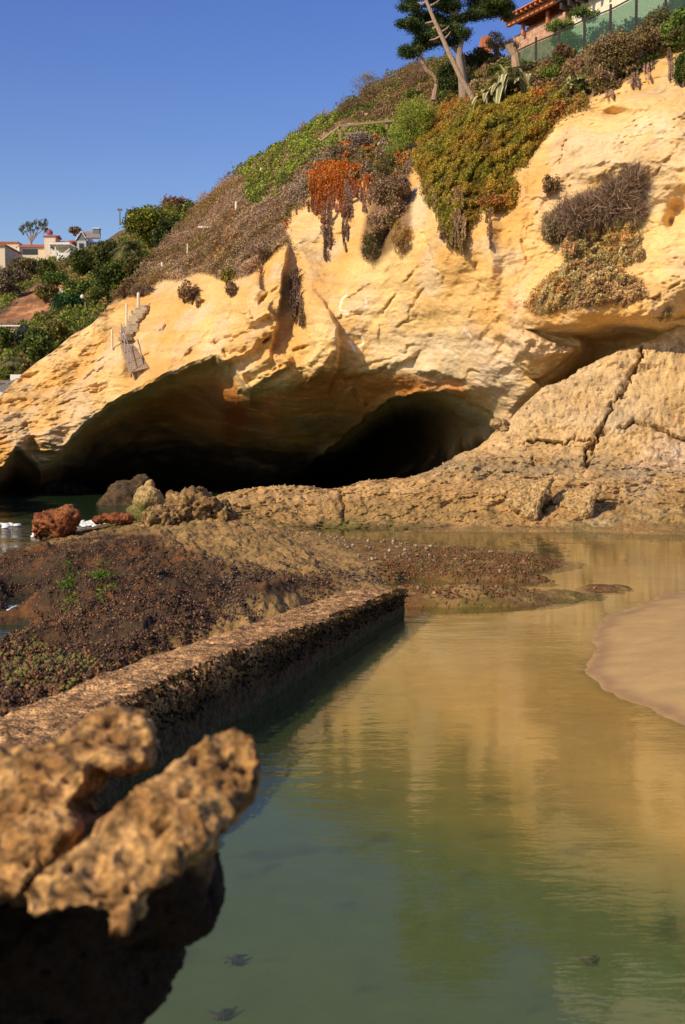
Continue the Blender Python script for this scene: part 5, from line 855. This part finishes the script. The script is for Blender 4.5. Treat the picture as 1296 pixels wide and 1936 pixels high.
t = empty('low_building', P(20, 628, 104), 'flat beige building half hidden by bushes below the orange scar', 'building'); part('wall', M_PINK, t, [(-40, 617, 37, 640, 104, 5)]); part('roof_edge', M_WHITE, t, [(-41, 614.5, 38, 617, 103.8, 5.4)])
t = empty('beach_building', P(15, 745, 78), 'low white building with a flat grey roof terrace at the left edge', 'building'); part('wall', M_WHITE, t, [(20, 708, 44, 730, 79, 3), (-60, 724, 30, 760, 78, 4)]); part('roof', M_GREYR, t, [(-61, 719, 33, 724, 77.5, 5)]); b = MB()
for i in range(6): b.bar(P(2 + i * 6, 741 - i * 3.0, 76), P(2 + i * 6, 731 - i * 3, 76), .04, .04)
b.bar(P(0, 732, 76), P(34, 715, 76), .05, .05); b.bar(P(0, 737, 76), P(34, 720, 76), .04, .04); b.build('railing', M_METAL, t)
c = P(162, 592, 112); t = empty('street_lamp', c, 'short street lamp with a white globe head on the far slope', 'street lamp'); b = MB(); b.tube([c, P(162, 560, 112), P(160.5, 558.6, 112), P(158, 559, 112)], [.07, .06, .05, .05], 6); b.build('pole', M_WOOD, t); bm = MB(); hp_ = P(156.8, 561, 112); bm.tube([hp_ + Vector((0, 0, .22)), hp_ + Vector((0, 0, .15)), hp_, hp_ - Vector((0, 0, .15)), hp_ - Vector((0, 0, .2))], [.04, .17, .22, .15, .03], 10); bm.build('lamp_head', M_WHITE, t)
c = P(227, 425, 175); t = empty('utility_pole', c, 'thin grey pole with a small head against the sky above the far trees', 'pole'); b = MB(); b.tube([c, P(227, 398, 175)], [.12, .09], 6); b.build('pole', M_GREY, t); b = MB(); b.box(P(227, 396.5, 175), (.7, .3, .22)); b.tube([P(225.5, 396, 175), P(224.8, 393.5, 175)], .06, 5); b.tube([P(228.5, 396, 175), P(229.2, 393.5, 175)], .06, 5); b.build('pole_head', M_GREY, t)
# the house above the glass fence (facade recedes to the left)
A = Vector((8.6, 64.2, 23.35)); B = Vector((15.6, 50.2, 23.35)); U = (B - A); U.z = 0; Lh = U.length; U.normalize(); Nv = Vector((-U.y, U.x, 0));  Nv = Nv if Nv.y > 0 else -Nv
def fp(s, o, z): return A + U * s + Nv * o + Vector((0, 0, z))
def fbox(mb, s0, s1, o0, o1, z0, z1):
    V = [fp(s, o, z) for z in (z0, z1) for o in (o0, o1) for s in (s0, s1)]; return mb.add([list(v) for v in V], [[0, 2, 3, 1], [4, 5, 7, 6], [0, 1, 5, 4], [2, 6, 7, 3], [1, 3, 7, 5], [0, 4, 6, 2]])
s48 = 4.0
t = empty('cliff_house', fp(8, 2, -4), 'white house with a dark balcony above the glass fence at the upper right', 'house')
b = MB(); fbox(b, s48 + .2, 15.6, .75, 7, -4.5, 3.5); b.build('wall', plainmat('warm_white_stucco', (.80, .72, .56), .85), t)
bal = MB(); fbox(bal, s48, 9.2, 0, .73, 0, .22); bl = bal.build('balcony', M_DARKT, t); b = MB()
for i in range(9): fbox(b, s48 + .1 + i * .62, s48 + .26 + i * .62, .1, .74, -.35, -.003)
b.build('balcony_beam', M_DARKT, t); b = MB(); fbox(b, s48, 9.2, 0, .06, .223, 1.3); fbox(b, s48, s48 + .06, .063, .74, .223, 1.3); b.build('balcony_panel', M_GREY, t)
b = MB()
for s in (s48, 5.6, 7.3, 9.1): fbox(b, s - .06, s + .06, -.06, .0, .1, 1.4)
fbox(b, s48 - .06, 9.2, -.08, .0, 1.3, 1.4); b.build('balcony_post', M_DARKT, t); b = MB(); fbox(b, 11.2, 13.4, .70, .745, -3.2, -1.4); b.build('window', M_DARKW, t)
t = empty('timber_roof', fp(2, 1, -2), 'orange timber roof structure with rafters left of the white house', 'roof')
b = MB(); fbox(b, -.2, s48 - .05, -.1, .1, .0, .2); fbox(b, -.2, s48 - .05, 1.2, 1.4, -.05, .15); b.build('beam', M_ORT, t); 
for i in range(11): b = MB(); fbox(b, -.1 + i * .4, .0 + i * .4, -.4, 2.2, .2, .34); b.build('rafter', M_ORT, t)
b = MB(); fbox(b, -.3, s48 - .05, -.45, 2.3, .34, .40); b.build('roof_deck', M_ORT, t); b = MB()
for i in range(2): fbox(b, .6 + i * 2.1, .74 + i * 2.1, .3, .44, -.6, 0)
b.build('post', M_ORT, t); b = MB(); fbox(b, -.4, s48, .5, 2.2, -2.6, -.35); b.build('wall', plainmat('salmon_stone', (.50, .30, .20), .9, .4, 4, bump=.8), t)
tag(part('chimney_block', plainmat('terracotta', (.50, .17, .08), .85, .2, 5), None, [(911, 68, 930, 100, 66, 1.2)]), 'terracotta block rising behind the yellow-green shrub', 'chimney')
# glass fence
m, nt, bs = nodemat('green_glass'); bs.inputs['Base Color'].default_value = (.10, .16, .13, 1); bs.inputs['Roughness'].default_value = .06
tr = N(nt, 'ShaderNodeBsdfTransparent'); tr.inputs[0].default_value = (.62, .80, .72, 1); mx = N(nt, 'ShaderNodeMixShader'); mx.inputs[0].default_value = .28; nt.links.new(tr.outputs[0], mx.inputs[1]); nt.links.new(bs.outputs[0], mx.inputs[2]); nt.links.new(mx.outputs[0], nt.nodes['Material Output'].inputs[0]); M_GLASS = m
FP = [(976, 97, 56.5), (1014, 79, 55), (1058, 61, 53.4), (1106, 37, 51.6), (1155, 18, 50.2), (1204, -8, 49), (1260, -38, 47.8), (1330, -70, 46.6)]
t = empty('glass_fence', P(1106, 110, 51.6), 'green tinted glass fence with dark posts climbing along the cliff top', 'fence')
for x, y, Y in FP:
    p = P(x, y, Y); b = MB(); b.box(p - Vector((0, 0, .8)), (.09, .09, 2.0)); b.build('post', M_DARKT, t)
for (x0, y0, Y0), (x1, y1, Y1) in zip(FP[:-1], FP[1:]):
    a = P(x0, y0, Y0); c = P(x1, y1, Y1); u = (c - a).normalized() * .07; a2 = a + u; c2 = c - u; b = MB(); b.quad(a2 - Vector((0, 0, 1.6)), c2 - Vector((0, 0, 1.6)), c2 - Vector((0, 0, .06)), a2 - Vector((0, 0, .06)), .02); b.build('glass_panel', M_GLASS, t); b = MB(); b.bar(a2, c2, .05, .05); b.build('rail', M_DARKT, t)

# ================================================================== RAILS, POSTS, STEPS
t = empty('wooden_rail', P(690, 262, 62), 'two-rail grey wooden railing on the slope above the orange ice plant', 'railing'); YR = 61.5
for x, y0, y1 in [(643, 236, 268), (731, 225, 256), (757, 224, 250)]:
    b = MB(); b.box((P(x, y0, YR) + P(x, y1, YR)) / 2, (.12, .12, (P(x, y0, YR) - P(x, y1, YR)).z)); b.build('post', M_WOOD, t)
b = MB(); b.bar(P(641, 238, YR - .1), P(757, 227, YR - .1), .06, .10); b.bar(P(652, 253, YR - .1), P(757, 246, YR - .1), .06, .09); b.bar(P(641, 240, YR - .1), P(606, 266, YR + .5), .06, .09); b.build('rail', M_WOOD, t)
a = onCliff(822, 196, .7); c = onCliff(912, 160, .9); b = MB(); b.bar(a, P(912, 160, a.y + .6), .09, .10); tag(b.build('handrail', M_WOOD, None), 'single sloping wooden handrail left of the big agave', 'handrail')
def post(x, y0, y1, w, label, mat=None, dy=.25):
    Y = float(cliffY(np.array([x]), np.array([y1]))[0]) - dy; a = P(x, y1 + 4, Y); c = P(x, y0, Y); b = MB(); b.tube([a, c - Vector((0, 0, .03)), c], [w, w, w * .6], 8); tag(b.build('marker_post', mat or M_POST, None), label, 'post', 'posts along the cliff path')
for a in [(262, 553, 588, .07, 'tall cream post at the top of the stone steps'), (239.5, 574, 618, .05, 'thin white post standing in the stone steps'), (212.5, 622, 656, .055, 'white post leftmost, on the rock left of the boardwalk'), (307, 496, 514, .07, 'short cream post on the dry slope right above the steps'), (355, 461, 487, .04, 'thin orange-lit post on the dry slope'), (447, 381, 400, .07, 'pale post on the slope below the green band'), (494, 317, 332, .06, 'grey post on the upper slope under the skyline')]: post(*a)
Y = float(cliffY(np.array([390.]), np.array([432.]))[0]) - .8; t = empty('plank_sign', P(390, 444, Y), 'small white plank laid level on two stubby stakes on the dry slope', 'bench'); b = MB(); b.box(P(390, 430, Y), (.85, .35, .09)); b.build('plank', M_WHITE, t); b = MB(); b.bar(P(384, 444, Y), P(384, 431, Y), .09, .09); b.build('stake', M_ORT, t); b = MB(); b.bar(P(395, 446, Y), P(395, 431, Y), .09, .09); b.build('stake', M_ORT, t)
b = MB(); pr = [(307, 502), (355, 470), (400, 440), (447, 386), (494, 322), (540, 300)]
b.tube([onCliff(x, y, .45) for x, y in pr], .02, 5); tag(b.build('rope', M_POST, None), 'thin rope strung from post to post up the dry slope', 'rope')
# stone steps
YS0 = 58.6; t = empty('stone_steps', onCliff(250, 640, .3), 'rough stone steps climbing the rock to the tall cream post', 'steps'); rs = np.random.RandomState(8)
for i in range(13):
    q = i / 12.; x = 238 + 36 * q; y = 641 - 60 * q; Y = float(cliffY(np.array([x]), np.array([y]))[0]) - .28; c = P(x, y, Y); b = MB(); b.box(c, (.62 + .1 * rs.normal(), .75, .17), rz=rs.normal() * .18 - .2)
    o = b.build('step', M_STONE, t); md = o.modifiers.new('b', 'BEVEL'); md.width = .04; md.segments = 2
# boardwalk and handrail
YB0 = float(cliffY(np.array([243.]), np.array([650.]))[0]) - .5; YB1 = float(cliffY(np.array([262.]), np.array([702.]))[0]) - .65
t = empty('boardwalk', P(262, 702, YB1), 'sloping wooden boardwalk of planks below the stone steps', 'boardwalk')
LT = [P(230, 648, YB0), P(249, 704, YB1)]; RT = [P(256, 655, YB0), P(282, 695, YB1)]
for i in range(14):
    q0 = i / 14. ; q1 = (i + .88) / 14.; b = MB(); b.quad(LT[0].lerp(LT[1], q1), RT[0].lerp(RT[1], q1), RT[0].lerp(RT[1], q0), LT[0].lerp(LT[1], q0), .05); b.build('plank', M_WOOD, t)
b = MB()
for S0 in (LT, RT): b.bar(S0[0] - Vector((0, 0, .14)), S0[1] - Vector((0, 0, .14)), .07, .18)
b.build('stringer', M_WOOD, t)
t = empty('metal_handrail', P(249, 704, YB1), 'bent metal handrail on the left side of the boardwalk', 'handrail'); b = MB(); up = Vector((0, 0, .85)); pts = [P(226, 628, YB0 + .4), P(231, 636, YB0 + .1), LT[0] + up, LT[0].lerp(LT[1], .5) + up, LT[1] + up]
b.tube(pts, .03, 6); b.tube([p - Vector((0, 0, .42)) for p in pts[2:]], .02, 6); b.build('rail', M_METAL, t)
for q in (0, .35, .7, 1): p = LT[0].lerp(LT[1], q); b = MB(); b.tube([p, p + up], .025, 6); b.build('post', M_METAL, t)
# pale stones by the rail
for x, y, w, h, lab in [(664, 239, 26, 9, 'pale boulder behind the wooden rail at its left post'), (717, 274, 7, 14, 'narrow pale stone in the scrub under the wooden rail'), (695, 218, 7, 8, 'small pale stone on the slope above the wooden rail')]:
    Y = float(cliffY(np.array([x]), np.array([y]))[0]) - .6; m_ = Y / FPX; boulder('pale_stone', [(P(x, y, Y), (w * m_ / 2, w * m_ / 2, h * m_ / 2), (0, 0, 0))], .05, .5, .03, ((.62, .50, .36), (.55, .42, .30)), lab, seed=x, cat='stone')
# rubble at the mouth of the cave
boulder('boulder', [lob(945, 800, 41.2, .32, .4, .18), lob(955, 812, 41, .2, .3, .14)], .035, .6, .05, ((.38, .27, .13), (.3, .2, .1)), 'small rounded rock wedged at the right corner of the cave mouth', seed=51)
boulder('boulder', [lob(1105, 905, 60, .1, .1, .1)], .05, .3, .02, ((.3, .2, .1), (.3, .2, .1)), 'x', seed=52) if False else None

# ================================================================== MUSSELS, PEBBLES, ALGAE, FOAM
def strew(name, poly, n, size, pal, label, aspect=(1, .5, .45), lift=.35, seed=0, mat=None, zmin=.0, tone=.4, upright=.6, near=.0):
    rs = np.random.RandomState(seed); q = inpoly(poly, n, rs); q[:, 0] += rs.normal(size=n) * 5; q[:, 1] += rs.normal(size=n) * 3
    Y = (CAMH - .35) * FPX / (q[:, 1] - HOR)
    for _ in range(4): X = (q[:, 0] - CX) / FPX * Y; z = shelfZ(X, Y); Y = (CAMH - z) * FPX / (q[:, 1] - HOR)
    X = (q[:, 0] - CX) / FPX * Y; z = shelfZ(X, Y); ok = (z > zmin) & (Y > 9) & (Y < 45); dens = fbm(np.c_[X, Y, z], 1.1, 3, off=seed); ok &= rs.rand(n) < np.clip(.8 + dens * 1.5, .08, 1); X, Y, z = X[ok], Y[ok], z[ok]; n = len(X)
    s = size * (.5 + rs.rand(n)); M_ = rs.normal(size=(n, 3, 3)); a = M_[:, 0] * .7 + np.array([0, 0, upright]); a /= np.linalg.norm(a, axis=1)[:, None]; b_ = np.cross(a, M_[:, 1]); b_ /= np.linalg.norm(b_, axis=1)[:, None]; c_ = np.cross(a, b_)
    C0 = np.c_[X, Y, z + s * lift]; V = np.stack([C0 + a * s[:, None] * aspect[0] * .6, C0 - a * s[:, None] * aspect[0] * .6, C0 + b_ * s[:, None] * aspect[1], C0 - b_ * s[:, None] * aspect[1], C0 + c_ * s[:, None] * aspect[2], C0 - c_ * s[:, None] * aspect[2]], 1).reshape(-1, 3)
    T = np.array([[0, 2, 4], [0, 4, 3], [0, 3, 5], [0, 5, 2], [1, 4, 2], [1, 3, 4], [1, 5, 3], [1, 2, 5]]); F = (T[None] + 6 * np.arange(n)[:, None, None]).reshape(-1, 3)
    col = jit(pick(pal, rs.rand(n)), tone, rs); return tag(npmesh(name, V, F, mat, col=np.repeat(col, 6, 0), smooth=True), label, kind='stuff')
def shellmat(name, rough):
    m, nt, b = nodemat(name); at = N(nt, 'ShaderNodeAttribute'); at.attribute_name = 'Col'; nt.links.new(at.outputs['Color'], b.inputs['Base Color']); b.inputs['Roughness'].default_value = rough; return m
M_SHELL = shellmat('mussel_shell', .55); M_PEB = shellmat('pebble', .85)
MP = [(-60, 1070), (40, 1045), (150, 1020), (260, 1015), (330, 1050), (420, 1080), (520, 1092), (640, 1096), (590, 1118), (500, 1138), (430, 1168), (360, 1205), (300, 1238), (230, 1268), (150, 1296), (60, 1330), (-60, 1370)]
strew('mussel_bed', MP, 100000, .036, [(0.035, 0.017, 0.006), (0.053, 0.024, 0.007), (0.026, 0.014, 0.007), (0.097, 0.038, 0.009), (0.062, 0.027, 0.009), (0.264, 0.141, 0.051), (0.140, 0.044, 0.009), (0.035, 0.018, 0.007), (0.087, 0.048, 0.009)], 'dense bed of dark mussels covering the left of the rock shelf', seed=1, aspect=(1.1, .36, .26), mat=M_SHELL, zmin=-.3)
strew('mussel_fringe', [(330, 1045), (420, 1060), (560, 1075), (740, 1075), (735, 1095), (640, 1110), (560, 1135), (430, 1175), (400, 1100)], 4000, .035, [(.12, .08, .05), (.08, .05, .03), (.19, .13, .08)], 'thin scatter of grey mussels and barnacles at the edge of the mussel bed', seed=2, mat=M_PEB)
strew('pebbles', [(700, 1035), (900, 1035), (1060, 1060), (1060, 1115), (900, 1140), (790, 1145), (720, 1090)], 160, .05, [(.22, .15, .08), (.28, .20, .11), (.3, .2, .11), (.25, .16, .08)], 'pale pebbles scattered over the red algae flat', aspect=(1, .8, .5), upright=0, seed=3, mat=M_PEB)
strew('bar_pebbles', [(430, 935), (640, 940), (800, 905), (1296, 890), (1296, 985), (700, 985), (480, 980)], 3500, .06, [(.33, .24, .12), (.36, .27, .16), (.26, .19, .10), (.2, .15, .1)], 'small stones embedded in the bar of rock', aspect=(1, .8, .6), upright=0, seed=4, mat=M_PEB)
strew('red_algae', [(700, 1075), (760, 1055), (900, 1050), (1050, 1060), (1060, 1110), (900, 1135), (800, 1130)], 22000, .045, [(.16, .06, .02), (.12, .045, .015), (.20, .08, .02), (.12, .12, .02)], 'red-brown algae turf on the flat rocks at the pool edge', aspect=(1, .5, .3), upright=.1, lift=.2, seed=5, mat=M_PEB, zmin=-.02)
strew('wall_foot_algae', [(0, 1235), (60, 1220), (120, 1245), (220, 1265), (110, 1300), (0, 1310)], 2500, .05, [(.14, .15, .02), (.11, .10, .02), (.20, .08, .03)], 'olive algae around the small pools at the left', aspect=(1, .5, .3), upright=.2, seed=6, mat=M_PEB, zmin=-.1)
rs = np.random.RandomState(31); n = 5000; Y = rs.uniform(9, 19.2, n) ; k = rs.rand(n); tz = top_z(Y); dn = np.clip(.8 + 1.6 * fbm(np.c_[Y, Y * 0, k], 1.4, 3), .1, 1); ok = rs.rand(n) < dn; Y = Y[ok]; k = k[ok]; tz = tz[ok]; n = len(Y)
Pn = np.c_[wallX(Y) + .02 + .05 * rs.rand(n) - .16 * rs.rand(n) * (k < .35), Y, np.where(k < .35, tz + .0, tz * (1 - .55 * rs.rand(n) ** 1.6) - .02)]; g0 = GAIN; GAIN = 1.0
V, F, C = leafgeo(Pn, .055, jit(pick([(.03, .018, .008), (.055, .03, .011), (.02, .013, .007), (.09, .055, .02), (.045, .038, .01)], rs.rand(n)), .3, rs), 1.8, (.4, 0, -.5), rs); GAIN = g0
tag(npmesh('wall_algae', V, F, M_DRY, col=C, smooth=False), 'brown algae and barnacle fringe along the pool-side edge of the concrete wall', kind='stuff')
for x, y, r, lab, sd_ in [(190, 1098, 26, 'larger patch of vivid green seaweed among the mussels', 1), (125, 1119, 18, 'smaller patch of vivid green seaweed left of the larger one', 2)]:
    rs = np.random.RandomState(sd_); n = 420; q = np.c_[x + rs.normal(size=n) * r * .45, y + rs.normal(size=n) * r * .42]; Y = 2.6 * FPX / (q[:, 1] - HOR)
    for _ in range(4): X = (q[:, 0] - CX) / FPX * Y; z = shelfZ(X, Y); Y = (CAMH - z) * FPX / (q[:, 1] - HOR)
    Pn = np.c_[(q[:, 0] - CX) / FPX * Y, Y, shelfZ((q[:, 0] - CX) / FPX * Y, Y) + .05 + .05 * rs.rand(n)]; V, F, C = leafgeo(Pn, .06, jit(pick([(.05, .10, .006), (.08, .14, .008), (.035, .065, .006)], rs.rand(n)), .3, rs), 2.2, None, rs)
    tag(npmesh('green_seaweed', V, F, M_LEAF, col=C, smooth=False, loc=tuple(Pn.mean(0))), lab, None, None, 'stuff')
M_FOAM = plainmat('foam', (.80, .80, .78), .6, .12, 12, bump=.8)
def foam(px, py, w, h, n, seed):
    rs = np.random.RandomState(seed); out = []
    for _ in range(n):
        x = px + rs.normal() * w * .33; y = py + rs.normal() * h * .33; out.append((Pz(x, y, -.36 + .03 * rs.rand()), rs.uniform(.03, .13)))
    return out
fl = foam(178, 989, 46, 8, 150, 1) + foam(100, 1010, 56, 6, 60, 2) + foam(30, 1152, 60, 5, 60, 3) + foam(15, 1168, 50, 4, 40, 4) + foam(12, 992, 30, 6, 24, 5); b = MB()
for p, r in fl: b.tube([p - Vector((0, 0, .03)), p, p + Vector((0, 0, r * .3)), p + Vector((0, 0, r * .42))], [r, r * 1.1, r * .7, r * .1], 7)
tag(b.build('sea_foam', M_FOAM, None, smooth=True), 'white surf foam lapping between the rocks at the left', kind='stuff')
for (x, y, L_, lab, sd_) in [(445, 1812, .07, 'dark scrap of seaweed on the pool floor beside the foreground rock', 1), (1122, 1832, .05, 'tiny dark weed on the pool floor at the lower right', 2), (420, 1915, .05, 'dark scrap of seaweed at the bottom edge of the pool', 3)]:
    rs = np.random.RandomState(sd_); p = Pz(x, y, 0); k = (CAMH + .35) / CAMH; c = Vector((p.x * k, p.y * k, 0)); c.z = float(_df(np.array([c.x]), np.array([c.y]))[0]) * .45 + .02; b = MB(); b.tube([c + Vector((-L_, 0, 0)), c + Vector((0, .05, .02)), c + Vector((L_, .12, .0))], [.006, .016, .004], 6)
    for j in range(4): a_ = c + Vector((rs.uniform(-.5, .5) * L_, 0, .01)); b.tube([a_, a_ + Vector((rs.uniform(-.1, .1), rs.uniform(.03, .12), .01))], [.015, .004], 5)
    tag(b.build('seaweed_scrap', M_DARKT, None), lab, 'seaweed')
# ================================================================== GROUPS OF REPEATED THINGS
for o in SC.collection.objects:
    if o.parent is None and 'category' in o.keys() and 'group' not in o.keys():
        g = {'shrub': 'shrubs growing on and above the cliff', 'hanging plant': 'plants hanging from the cliff edge', 'bush': 'bushes on the far hillside', 'agave': 'agaves on the cliff top', 'house': 'houses on the hills', 'rock': 'rocks and boulders of the shore', 'palm tree': 'palms on the far hillside', 'stone': 'pale stones on the slope'}.get(o['category'])
        if g is None and o.name.split('.')[0] == 'tree': g = 'trees on the far hillside'
        if g: o['group'] = g
